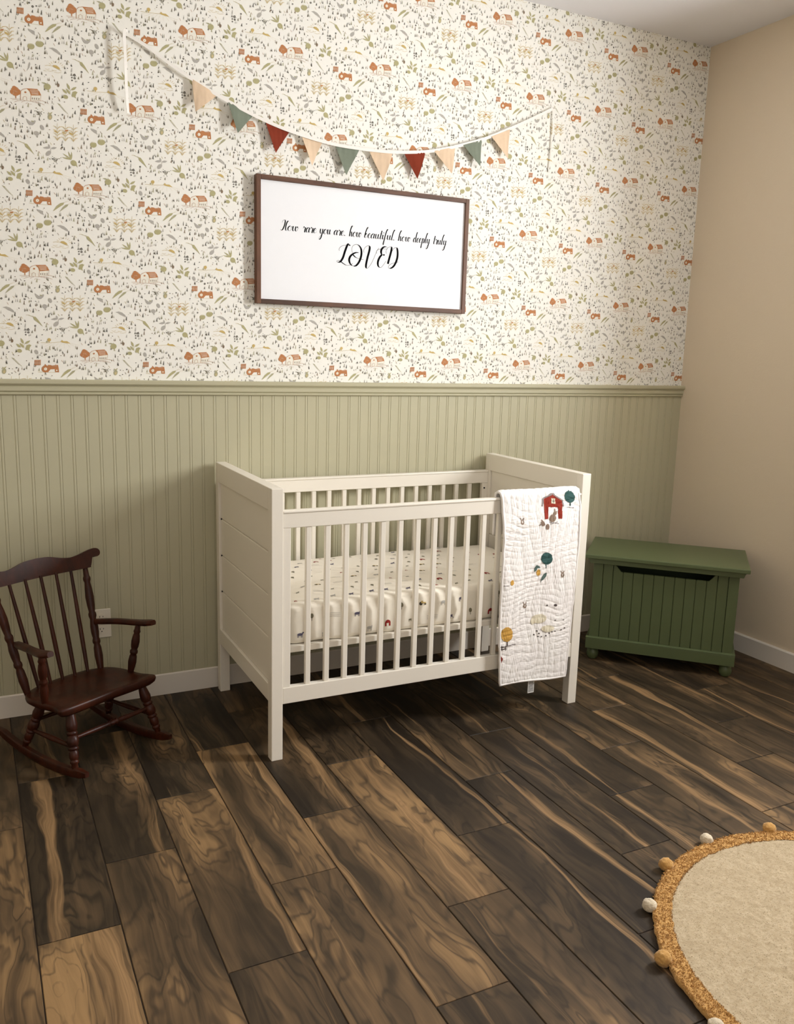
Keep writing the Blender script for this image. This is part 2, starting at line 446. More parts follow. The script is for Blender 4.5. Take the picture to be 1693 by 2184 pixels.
# (row, plank) -> tone, streak position, streak half width, seed : read off the photograph
LOOK = {
    (-5, 0): (.38, .9, 0, .11), (-4, 0): (.50, .2, 0, .21), (-4, -1): (.25, .9, 0, .37), (-4, 1): (.58, .5, .05, .77),
    (-3, 0): (.26, .27, .10, .43), (-3, -1): (.74, .75, .22, .58), (-3, 1): (.42, .6, .04, .13),
    (-2, 0): (.36, .80, .10, .64), (-2, -1): (.47, .95, 0, .72), (-2, 1): (.30, .5, 0, .33),
    (-1, 0): (.56, .90, .10, .81), (-1, 1): (.33, .2, 0, .92), (-1, -1): (.42, .9, 0, .17),
    (0, 0): (.55, .93, .10, .26), (0, 1): (.32, .05, .06, .38), (0, -1): (.46, .5, 0, .48),
    (1, 0): (.40, .85, .12, .52), (1, -1): (.53, .07, .09, .61), (1, -2): (.42, .5, 0, .68),
    (2, 0): (.60, .62, .14, .79), (2, 1): (.28, .5, 0, .86), (2, -1): (.44, .2, .04, .95),
    (3, 0): (.30, .80, .07, .14), (3, -1): (.33, .85, .06, .23), (3, 1): (.30, .3, .08, .29),
    (4, 0): (.34, .30, .06, .36), (4, -1): (.30, .78, .09, .45), (4, 1): (.3, .5, 0, .53),
    (5, 0): (.32, .55, .05, .57), (5, 1): (.30, .4, .04, .66), (5, -1): (.38, .5, 0, .74),
    (6, 0): (.34, .30, .04, .83), (6, 1): (.36, .75, .07, .89), (6, -1): (.36, .15, .06, .97),
    (7, 0): (.40, .15, .06, .08), (7, -1): (.42, .40, .05, .19), (7, 1): (.34, .6, .05, .28),
    (8, 0): (.52, .10, .13, .34), (8, 1): (.40, .85, .06, .41), (8, -1): (.55, .5, .04, .49),
    (9, 0): (.44, .80, .08, .55), (9, 1): (.42, .3, .06, .63), (9, -1): (.38, .5, 0, .71),
    (10, 0): (.40, .85, .06, .78), (10, -1): (.34, .5, 0, .87), (10, 1): (.32, .5, 0, .93),
    (11, 0): (.44, .15, .06, .12), (11, -1): (.46, .5, 0, .22), (11, 1): (.34, .5, 0, .31),
    (12, 0): (.46, .4, .05, .39), (12, 1): (.40, .5, 0, .47), (13, 0): (.46, .5, 0, .56), (13, 1): (.42, .3, 0, .65),
}
rnd = random.Random(5)
for i in range(-11, 14):
    xa, xb = X0ROW + ROW_W * i + GAP / 2, X0ROW + ROW_W * (i + 1) - GAP / 2
    base = BASE[i % 3]
    for k in range(-5, 4):
        ya, yb = base + PL * k + GAP / 2, base + PL * (k + 1) - GAP / 2
        ya, yb = max(ya, YF + 0.002), min(yb, -0.002)
        if yb - ya < 0.03: continue
        o = bpy.data.objects.new('floor_plank', plank_mesh(xb - xa, yb - ya)); COL.objects.link(o)
        o.parent = fl; o.location = ((xa + xb) / 2, (ya + yb) / 2, 0)
        o.color = LOOK.get((i, k), (rnd.uniform(.28, .58), rnd.random(), rnd.choice((0, 0, .05, .1)), rnd.random()))

# beadboard: one board at a time
BW = 0.0527
def bead_mesh():
    yf = -0.010; g = 0.0019
    prof = [(-BW / 2, 0.0), (-BW / 2, yf)]
    # flat, groove, bead, groove, flat
    prof += [(-0.0064, yf), (-0.0056, yf + g), (-0.0050, yf + g)]
    for t in (-60, -30, 0, 30, 60):
        prof.append((0.0050 * math.sin(math.radians(t)), yf + g - g * math.cos(math.radians(t)) ** .7))
    prof += [(0.0050, yf + g), (0.0056, yf + g), (0.0064, yf), (BW / 2, yf), (BW / 2, 0.0)]
    bm = bmesh.new()
    a = [bm.verts.new((x, y, Z_BASE - 0.02)) for x, y in prof]; b = [bm.verts.new((x, y, Z_RAIL_B + 0.03)) for x, y in prof]
    for i in range(len(prof) - 1): bm.faces.new((a[i], a[i + 1], b[i + 1], b[i]))
    bm.faces.new(a[::-1]); bm.faces.new(b)
    bmesh.ops.recalc_face_normals(bm, faces=bm.faces)
    me = bpy.data.meshes.new('beadboard'); bm.to_mesh(me); bm.free(); me.materials.append(M['sage']); return me
bead = bead_mesh()
k = -47
while True:
    x = 0.006 + BW * k
    if x + BW / 2 > XR: break
    if x - BW / 2 > XL:
        o = bpy.data.objects.new('beadboard', bead); COL.objects.link(o); o.parent = wb; o.location = (x, 0, 0)
    k += 1
box('beadboard', 0.006 + BW * k - BW / 2, XR, -0.0095, 0, Z_BASE - 0.02, Z_RAIL_B + 0.03, M['sage'], wb)

# chair rail
bm = bmesh.new()
prism(bm, [(0, 1.3895), (-0.030, 1.3895), (-0.034, 1.386), (-0.034, 1.374), (-0.030, 1.368), (-0.0235, 1.3645), (-0.0225, 1.3605),
           (-0.0245, 1.3585), (-0.0245, 1.345), (-0.0205, 1.342), (-0.0175, 1.3395), (-0.0205, 1.338), (-0.022, 1.334), (-0.0205, 1.330), (-0.016, 1.328), (0, 1.328)],
      'x', XL, XR)
cr = finish('trim_1', bm, M['sage'], smooth=0.5); tag(cr, 'moulded sage chair rail capping the beadboard', 'trim', 'structure')
# baseboards
bm = bmesh.new(); prism(bm, [(0, 0), (-0.016, 0), (-0.016, Z_BASE - 0.005), (-0.012, Z_BASE), (0, Z_BASE)], 'x', XL, XR)
bb = finish('baseboard_back', bm, M['trimw']); tag(bb, 'flat white baseboard under the sage beadboard', 'baseboard', 'structure')
bm = bmesh.new(); prism(bm, [(XR, 0), (XR - 0.016, 0), (XR - 0.016, Z_BASE - 0.005), (XR - 0.012, Z_BASE), (XR, Z_BASE)], 'y', YF, -0.016)
bb = finish('baseboard_right', bm, M['trimw']); tag(bb, 'flat white baseboard along the beige right wall', 'baseboard', 'structure')

# ------------------------------------------------------------------ wallpaper print (one repeat, then stepped over the wall)
W = Flat()
def wp_motifs():
    I = PI; R = random.Random(11)
    r, pk, ol, sg, gy, go, dk, mo, br, wh, tn = [I[k] for k in ('rust', 'pink', 'olive', 'sagegrey', 'grey', 'gold', 'dark', 'moss', 'brown', 'white', 'tan')]
    # barn and tree
    W.poly([(410, 305), (440, 280), (495, 262), (530, 300), (540, 350), (535, 425), (410, 420)], wh, 1)
    W.poly([(540, 350), (672, 340), (668, 410), (535, 425)], wh, 1)
    W.poly([(487, 262), (625, 258), (655, 290), (678, 338), (545, 350), (528, 298)], r, 2)
    for yy in (282, 300, 318, 332):
        W.stroke([(530 + (yy - 280) * .5, yy), (575, yy - 6), (640, yy - 4)], 4, wh, 3)
    W.stroke([(410, 420), (412, 310), (440, 280), (490, 263), (528, 300), (545, 350), (537, 425)], 5, r, 3)
    W.stroke([(537, 425), (668, 408), (674, 340)], 4, pk, 3); W.stroke([(405, 420), (537, 428)], 4, pk, 3)
    W.ell(472, 315, 15, 12, r, 0, 8, 3); W.stroke([(440, 418), (442, 382), (465, 368), (488, 378), (490, 420)], 6, pk, 3)
    W.poly([(450, 418), (452, 388), (480, 386), (482, 418)], wh, 3)
    for xx in (557, 585, 612, 642): W.poly([(xx, 402), (xx, 376), (xx + 9, 374), (xx + 9, 400)], br, 3)
    for (x, y, a, b) in ((340, 300, 52, 48), (310, 325, 36, 34), (380, 320, 34, 40), (345, 345, 45, 30), (330, 268, 28, 24)): W.ell(x, y, a, b, r, 0, 9, 1)
    for t in range(7): W.ell(310 + 80 * R.random(), 270 + 80 * R.random(), 8, 5, pk, R.random() * 3, 6, 2)
    W.poly([(338, 350), (345, 405), (355, 405), (356, 350)], r, 1)
    for (a, b) in (((280, 412), (405, 414)), ((540, 428), (700, 408)), ((690, 408), (775, 440)), ((330, 455), (420, 428)), ((420, 450), (470, 428)), ((560, 432), (640, 448)), ((600, 426), (720, 460)), ((300, 430), (380, 425))):
        W.stroke([a, ((a[0] + b[0]) / 2, (a[1] + b[1]) / 2 - 4), b], 4.5, pk, 1)
    for t in range(6): W.ell(480 + R.random() * 80, 452 + R.random() * 25, 5, 4, pk, 0, 5)
    # fence, tractor
    for xx in range(5): W.poly([(1203 + xx * 18, 545), (1203 + xx * 18, 468), (1214 + xx * 18, 464), (1214 + xx * 18, 545)], r, 1)
    W.stroke([(1200, 482), (1285, 482)], 9, r, 2); W.stroke([(1200, 530), (1285, 535)], 7, r, 2)
    W.poly([(1380, 575), (1395, 545), (1425, 548), (1440, 556), (1525, 550), (1535, 600), (1540, 660), (1490, 655), (1480, 610), (1420, 612), (1390, 650), (1370, 655)], r, 1)
    W.ell(1350, 603, 52, 52, r, 0, 16, 1); W.ell(1352, 603, 22, 22, wh, 0, 12, 2); W.ell(1352, 603, 7, 7, go, 0, 6, 3)
    W.ell(1508, 632, 26, 26, r, 0, 12, 2); W.ell(1508, 630, 11, 11, wh, 0, 8, 3)
    W.poly([(1335, 555), (1345, 528), (1362, 545), (1385, 570), (1372, 578)], r, 1); W.stroke([(1392, 545), (1384, 560), (1394, 580)], 7, r, 2)
    W.stroke([(1493, 552), (1493, 540)], 6, r, 1); W.stroke([(1250, 642), (1310, 650)], 6, tn, 1); W.stroke([(1440, 565), (1515, 566)], 5, pk, 2); W.stroke([(1380, 655), (1500, 658)], 4, tn, 0)
    # carrots (pair)
    W.poly([(0, 655), (50, 580), (100, 540), (150, 530), (140, 560), (80, 600), (20, 645)], ol, 1)
    W.poly([(85, 665), (130, 600), (170, 560), (210, 552), (195, 580), (150, 615)], sg, 1)
    for (a, b) in (((145, 532), (220, 508)), ((145, 538), (200, 505)), ((205, 555), (330, 520)), ((205, 548), (290, 505)), ((160, 525), (180, 510))): W.stroke([a, b], 5, tn, 0, taper=True)
    # corn field
    for gx in range(3):
        cx = 890 + gx * 108
        W.stroke([(cx, 690), (cx - 3, 800), (cx + 2, 925)], 4, tn, 0)
        for gy_ in range(4):
            y = 735 + gy_ * 47
            col = go if (gx + gy_) % 2 else tn
            W.stroke([(cx, y + 28), (cx - 28, y), (cx - 56, y - 8)], [3, 9, 3, 3][:3], col, 1)
            W.stroke([(cx, y + 28), (cx + 30, y), (cx + 60, y - 4)], [3, 9, 3], go, 1)
            W.poly([(cx - 38, y + 8), (cx, y + 34), (cx + 38, y + 8), (cx, y + 48)], tn if gy_ % 2 else wh, 0)
        W.leaf(cx - 50, 790 + 8 * gx, 62, 16, .5, go, 2)
    W.leaf(985, 790, 60, 20, -.4, r, 2); W.leaf(1040, 795, 70, 22, .6, go, 2)
    # hen
    W.poly([(478, 660), (500, 672), (535, 698), (570, 695), (588, 674), (606, 680), (595, 715), (565, 742), (525, 742), (500, 715)], gy, 1)
    W.ell(565, 690, 22, 8, sg, .2, 6, 2)
    # eggs
    W.ell(688, 763, 24, 38, gy, -.5, 10, 1); W.ell(615, 846, 36, 30, gy, .4, 10, 1); W.ell(1228, 352, 24, 36, gy, -.45, 10, 1)
    # apples
    for (x, y, a, b) in ((1380, 946, 46, 40), (1490, 902, 52, 42)):
        W.ell(x, y, a, b, ol, 0, 12, 1)
        for t in (-18, 0, 18): W.poly([(x + t - 7, y - b), (x + t + 7, y - b), (x + t, y - b + 18)], wh, 2)
    W.ell(757, 215, 46, 42, ol, 0, 12, 1); W.leaf(752, 178, 75, 20, math.pi + .15, sg, 1); W.stroke([(752, 180), (760, 160)], 5, sg, 1)
    # feathers
    W.poly([(50, 855), (100, 845), (150, 862), (195, 900), (212, 935), (180, 922), (150, 905), (118, 890), (90, 868)], gy, 1)
    W.poly([(1340, 722), (1385, 732), (1425, 745), (1428, 780), (1440, 800), (1395, 780), (1375, 765), (1350, 745)], gy, 1)
    # single carrot
    W.poly([(455, 990), (490, 995), (530, 1045), (590, 1138), (540, 1090), (470, 1035)], ol, 1); W.stroke([(455, 995), (400, 968), (360, 965)], 5, tn, 0); W.stroke([(460, 985), (420, 980), (380, 965)], 4, sg, 0)
    # grey sprig with bulb
    W.leaf(800, 1025, 100, 34, math.pi - .1, gy, 1); W.leaf(805, 1035, 80, 30, -.2, gy, 1); W.leaf(790, 1030, 55, 22, -1.9, gy, 1)
    W.stroke([(805, 1035), (800, 1080)], 6, gy, 1); W.ell(772, 1103, 44, 28, gy, -.85, 10, 1)
    # turnip
    for a, L in ((2.95, 135), (2.55, 140), (1.95, 120), (1.55, 112)): W.leaf(1080, 1170, L, 21, -a, ol, 1)
    W.ell(1112, 1215, 44, 38, ol, .7, 12, 1); W.poly([(1135, 1238), (1150, 1215), (1166, 1275)], ol, 1)
    W.stroke([(1098, 1200), (1125, 1206)], 3, tn, 2); W.stroke([(1100, 1222), (1130, 1226)], 3, tn, 2)
    # pods
    W.poly([(1362, 1148), (1370, 1175), (1358, 1225), (1318, 1278), (1340, 1230), (1345, 1185)], gy, 1)
    W.poly([(890, 418), (925, 432), (985, 500), (1040, 560), (980, 515), (915, 445)], sg, 1); W.stroke([(925, 445), (1015, 540)], 4, wh, 2)
    # sunrise
    W.poly([(95, 1088), (115, 1070), (150, 1072), (185, 1095), (200, 1122), (150, 1112), (120, 1100)], go, 2)
    W.stroke([(0, 1090), (40, 1082), (95, 1086), (160, 1115), (215, 1140)], 5, tn, 1, 3)
    for (a, b) in (((0, 1130), (60, 1128)), ((30, 1150), (110, 1148)), ((120, 1162), (215, 1158)), ((-20, 1152), (20, 1162)), ((90, 1135), (150, 1140))): W.stroke([a, ((a[0] + b[0]) / 2, a[1] + 8), b], 4, tn, 1)
    for a in range(9):
        t = math.pi * (.05 + a * .1125); W.stroke([(145 - 75 * math.cos(t), 1095 - 55 * math.sin(t)), (145 - 108 * math.cos(t), 1095 - 85 * math.sin(t))], 3.5, go, 0)
    # ploughed field with a little tree
    W.ell(1402, 180, 26, 26, go, 0, 10, 1); W.poly([(1396, 200), (1400, 222), (1408, 222), (1408, 200)], go, 1); W.ell(1372, 208, 12, 14, sg, 0, 8, 1)
    W.stroke([(1290, 218), (1400, 222), (1560, 216)], 5, tn, 1)
    W.poly([(1560, 215), (1580, 185), (1600, 205), (1650, 205), (1700, 240), (1640, 235), (1590, 225)], go, 1)
    for (a, b) in (((1440, 232), (1340, 275)), ((1480, 235), (1375, 300)), ((1530, 232), (1470, 295)), ((1570, 235), (1535, 300)), ((1610, 240), (1615, 305)), ((1650, 242), (1700, 300)), ((1680, 245), (1770, 290)), ((1700, 240), (1820, 268)), ((1400, 228), (1310, 250))):
        W.stroke([a, b], 5, tn, 0, taper=True)
    # leafy sprig
    for (x, y, L, a) in ((1018, 282, 85, -2.4), (1060, 285, 90, -2.25), (1055, 230, 95, -2.0), (1075, 230, 85, -.6)): W.leaf(x, y, L, 32, a, ol, 1)
    W.stroke([(1060, 290), (1058, 240), (1085, 215)], 4, ol, 1)
    W.ell(1000, 327, 34, 27, ol, .3, 10, 1); W.poly([(1080, 300), (1095, 250), (1130, 238), (1160, 250), (1140, 280), (1132, 315), (1148, 338), (1110, 318), (1088, 320)], ol, 1)
    # pear / strawberry
    W.ell(792, 612, 30, 42, sg, .1, 10, 1); W.leaf(790, 575, 45, 16, -.7, ol, 1); W.leaf(790, 575, 35, 14, -2.3, ol, 1); W.ell(795, 620, 14, 22, tn, .1, 7, 2)
    W.ell(902, 182, 17, 26, br, .1, 8, 1)
    # dark little bushes
    for cx, cy in ((640, 575), (855, 1190)):
        for t in range(22): W.ell(cx + R.gauss(0, 38), cy + R.gauss(0, 20), 7, 5, dk if t % 3 else mo, R.random() * 3, 5)
        for t in range(6): W.stroke([(cx + R.uniform(-30, 30), cy + 25), (cx + R.uniform(-55, 55), cy - 30)], 3, mo, 0)
    # flowers
    for x, y, s in ((395, 180, 13), (360, 703, 13), (345, 742, 13), (1120, 66, 15), (1085, 98, 11), (1402, 432, 15), (1450, 420, 10), (1358, 390, 12), (1597, 817, 15), (485, 1124, 13), (388, 1176, 17), (355, 1212, 11), (958, 1010, 12), (958, 570, 11), (428, 212, 9), (1300, 876, 12)):
        for t in range(5): W.ell(x + s * .62 * math.cos(t * 1.257), y + s * .62 * math.sin(t * 1.257), s * .5, s * .5, dk, 0, 6)
        W.ell(x, y, s * .33, s * .33, wh, 0, 5, 1)
    # grass ticks, little trees and seeds: irregular, kept off the motifs
    blocks = [(345, 320, 90, 110), (545, 350, 160, 110), (1243, 505, 50, 50), (1420, 600, 140, 75), (110, 590, 150, 90), (1000, 810, 190, 130), (545, 700, 75, 55), (688, 763, 35, 45), (615, 846, 45, 40),
              (1228, 352, 35, 45), (1435, 920, 110, 75), (757, 200, 80, 60), (130, 890, 95, 55), (1390, 760, 60, 45), (480, 1050, 120, 100), (795, 1065, 110, 85), (1060, 1170, 120, 110), (1340, 1213, 40, 75),
              (110, 1115, 130, 75), (1540, 235, 230, 70), (1060, 240, 120, 110), (970, 490, 85, 80), (792, 610, 45, 60), (640, 575, 80, 50), (855, 1190, 80, 50)]
    LX, LY, SH = 1557.0, 1189.0, 778.0
    def free(x, y, pad):
        for (a, b, w_, h_) in blocks:
            for ox, oy in ((0, 0), (LX, 0), (-LX, 0), (SH, LY), (-SH, LY), (SH, -LY), (-SH, -LY)):
                xx, yy = unskew(a, b)
                if abs(x - xx - ox) < w_ + pad and abs(y - yy - oy) < h_ + pad: return False
        return True
    pts = []; tries = 0
    while len(pts) < 215 and tries < 9000:
        tries += 1
        x, y = R.uniform(0, LX), R.uniform(0, LY)
        if not free(x, y, 6): continue
        if any(abs(x - a) < 36 and abs(y - b) < 40 for a, b in pts): continue
        pts.append((x, y))
    for x, y in pts:
        sx_, sy_ = reskew(x, y)
        t = R.random(); c = R.choice((dk, dk, mo, mo, br, br, gy, sg, dk))
        if t < .42:      # tufts of upright blades
            for b in range(R.randint(2, 5)):
                bxx = sx_ + R.uniform(-20, 20); h = R.uniform(26, 60); w_ = R.uniform(6, 11); by = sy_ + R.uniform(-8, 12)
                W.poly([(bxx - w_ / 2, by), (bxx + w_ / 2, by), (bxx + w_ * .25, by - h * .5), (bxx + R.uniform(-3, 5), by - h)], R.choice((c, c, mo, dk)))
        elif t < .72:    # tiny trees
            h = R.uniform(34, 62)
            for b in range(4):
                yy = sy_ - h * .22 * b; ww = 20 - b * 4.2
                W.poly([(sx_ - ww, yy), (sx_ - ww * .2, yy - h * .28), (sx_ + ww * R.uniform(.4, 1), yy + 3), (sx_, yy - h * .08)], c)
            W.stroke([(sx_, sy_ + 6), (sx_ + 2, sy_ - h)], 3.5, c)
        elif t < .9:
            W.ell(sx_, sy_, R.uniform(7, 11), R.uniform(5, 7), R.choice((dk, dk, br)), R.uniform(-.5, .8), 6)
            if R.random() < .5: W.ell(sx_ + R.uniform(-26, 26), sy_ + R.uniform(14, 26), 5, 4, c, 0, 5)
        else:
            W.stroke([(sx_ - 8, sy_ - 16), (sx_ + 2, sy_), (sx_ + 12, sy_ + 14)], 5, R.choice((tn, pk, br)))
SKX, SKY = 0.0440, 0.0549
def unskew(a, b):
    # reading skew of the measured repeat -> upright repeat units around the barn
    x = a - 545 - SKX * (b - 345); y = b - 345 - SKY * (a - 545)
    return x, y
def reskew(x, y):
    d = 1 - SKX * SKY
    da = (x + SKX * y) / d; db = (y + SKY * x) / d
    return da + 545, db + 345
wp_motifs()
UM = 0.4155 / 1557.0
def wmap(a, b, off):
    x, y = unskew(a, b)
    return (x * UM, -0.0006 - off, -y * UM * 1.0)
Vc, Fc, Mi = W.arrays(wmap, 0.00015)
Vc = np.array(Vc); nV = len(Vc)
allV = []; allF = []; allM = []
PX, PZ = 0.4155, 0.3175
z00, x00 = 2.1215, -0.462
lens = [len(f) for f in Fc]; flat = np.concatenate([np.array(f) for f in Fc])
cell = 0
for rr in range(-5, 7):
    for cc in range(-6, 11):
        ox = x00 + cc * PX + (rr % 2) * PX / 2; oz = z00 + rr * PZ
        if ox < XL - 0.3 or ox > XR + 0.3 or oz < Z_RAIL_T - 0.4 or oz > HC + 0.4: continue
        allV.append(Vc + np.array([ox, 0, oz])); cell += 1
Vall = np.concatenate(allV)
keepV = (Vall[:, 0] > XL + .002) & (Vall[:, 0] < XR - .002) & (Vall[:, 2] < HC - .001) & (Vall[:, 2] > Z_RAIL_T - .03)
# clip by clamping: polygons wholly outside are dropped, straddling ones are trimmed to the wall edge
Vall[:, 0] = np.clip(Vall[:, 0], XL + .001, XR - .0012); Vall[:, 2] = np.clip(Vall[:, 2], Z_RAIL_T - .02, HC - .0005)
starts = np.concatenate([[0], np.cumsum(lens)[:-1]])
Fl = []; Ml = []
for c_ in range(cell):
    b = c_ * nV
    anyk = np.add.reduceat(keepV[b:b + nV][flat].astype(int), starts)
    for fi, f in enumerate(Fc):
        if anyk[fi] > 0:
            Fl.append(tuple(i + b for i in f)); Ml.append(Mi[fi])
wpo = mesh_from('wallpaper_print', Vall, Fl, Ml, PM, wb)
wpo['kind'] = 'stuff'

# ------------------------------------------------------------------ crib
CL, CD, CH, PW, PD = 1.43, 0.772, 1.043, 0.0443, 0.0425
CY0 = -0.8105                                    # front face of the crib
crib = empty('crib', (CL / 2, CY0 + CD / 2, 0))
tag(crib, 'white slatted wooden baby crib with planked ends against the wainscot', 'crib')
def cbox(nm, x0, x1, y0, y1, z0, z1, bev=0.0022, par=crib):
    o = box(nm, x0 - CL / 2, x1 - CL / 2, y0 - CD / 2, y1 - CD / 2, z0, z1, M['crib'], par, bev)
    return o
# local y: 0 = front, CD = back
for x0 in (0, CL - PW):
    for y0 in (0, CD - PD):
        cbox('post', x0, x0 + PW, y0, y0 + PD, 0, CH)
for x0 in (0, CL - PW):
    cbox('end_top_rail', x0, x0 + PW, PD, CD - PD, 0.960, CH)
    cbox('end_bottom_rail', x0, x0 + PW, PD, CD - PD, 0.228, 0.297)
    zz = [0.297, 0.471, 0.6345, 0.798, 0.960]
    for a, b in zip(zz[:-1], zz[1:]):
        cbox('panel_board', x0 + 0.011, x0 + PW - 0.011, PD, CD - PD, a + 0.0004, b - 0.0004, 0.0048)
for side in (0, 1):
    y0 = 0.002 if side == 0 else CD - 0.030
    y1 = y0 + 0.028
    cbox('top_rail', PW, CL - PW, y0 + 0.002, y1 - 0.002, 0.896, 0.9505)
    cbox('rail_cap', PW, CL - PW, y0 - 0.001, y1 + 0.003, 0.9505, 0.9605, 0.003)
    cbox('bottom_rail', PW, CL - PW, y0, y1, 0.222, 0.286)
    cbox('stile', PW, PW + 0.031, y0 + 0.003, y1 - 0.003, 0.286, 0.896)
    cbox('stile', CL - PW - 0.031, CL - PW, y0 + 0.003, y1 - 0.003, 0.286, 0.896)
    n = 16; sw = 0.0205; xa = 0.1355; xb = CL - 0.1355 - sw
    proto = None
    for i in range(n):
        x = xa + (xb - xa) * i / (n - 1)
        if proto is None:
            bm = bmesh.new(); bx(bm, -sw / 2, sw / 2, -0.0085, 0.0085, 0.286, 0.896)
            proto = finish('slat', bm, M['crib'], crib, 0.002, 1); s = proto
        else:
            s = bpy.data.objects.new('slat', proto.data); COL.objects.link(s); s.parent = crib
        s.location = (x + sw / 2 - CL / 2, (y0 + y1) / 2 - CD / 2, 0)
cbox('mattress_support', PW + 0.004, CL - PW - 0.004, 0.036, CD - 0.036, 0.408, 0.432)
for z in (0.798, 0.6345, 0.471):
    bm = bmesh.new(); bmesh.ops.create_cone(bm, cap_ends=True, segments=10, radius1=0.0035, radius2=0.0035, depth=0.004,
                                            matrix=Matrix.Translation((0.0105 - CL / 2, CD - PD - 0.006 - CD / 2, z)) @ Matrix.Rotation(math.pi / 2, 4, 'Y'))
    finish('hole_shade', bm, M['black'], crib)  # black disc paints the shadow at the open end of a board groove
bm = bmesh.new(); bmesh.ops.create_cone(bm, cap_ends=True, segments=10, radius1=0.004, radius2=0.004, depth=0.004,
                                        matrix=Matrix.Translation((CL - PW - 0.02 - CL / 2, CD - 0.029 - CD / 2, 0.87)) @ Matrix.Rotation(math.pi / 2, 4, 'X'))
finish('hole_shade', bm, M['black'], crib)  # black disc paints the shade of a small opening in the back stile

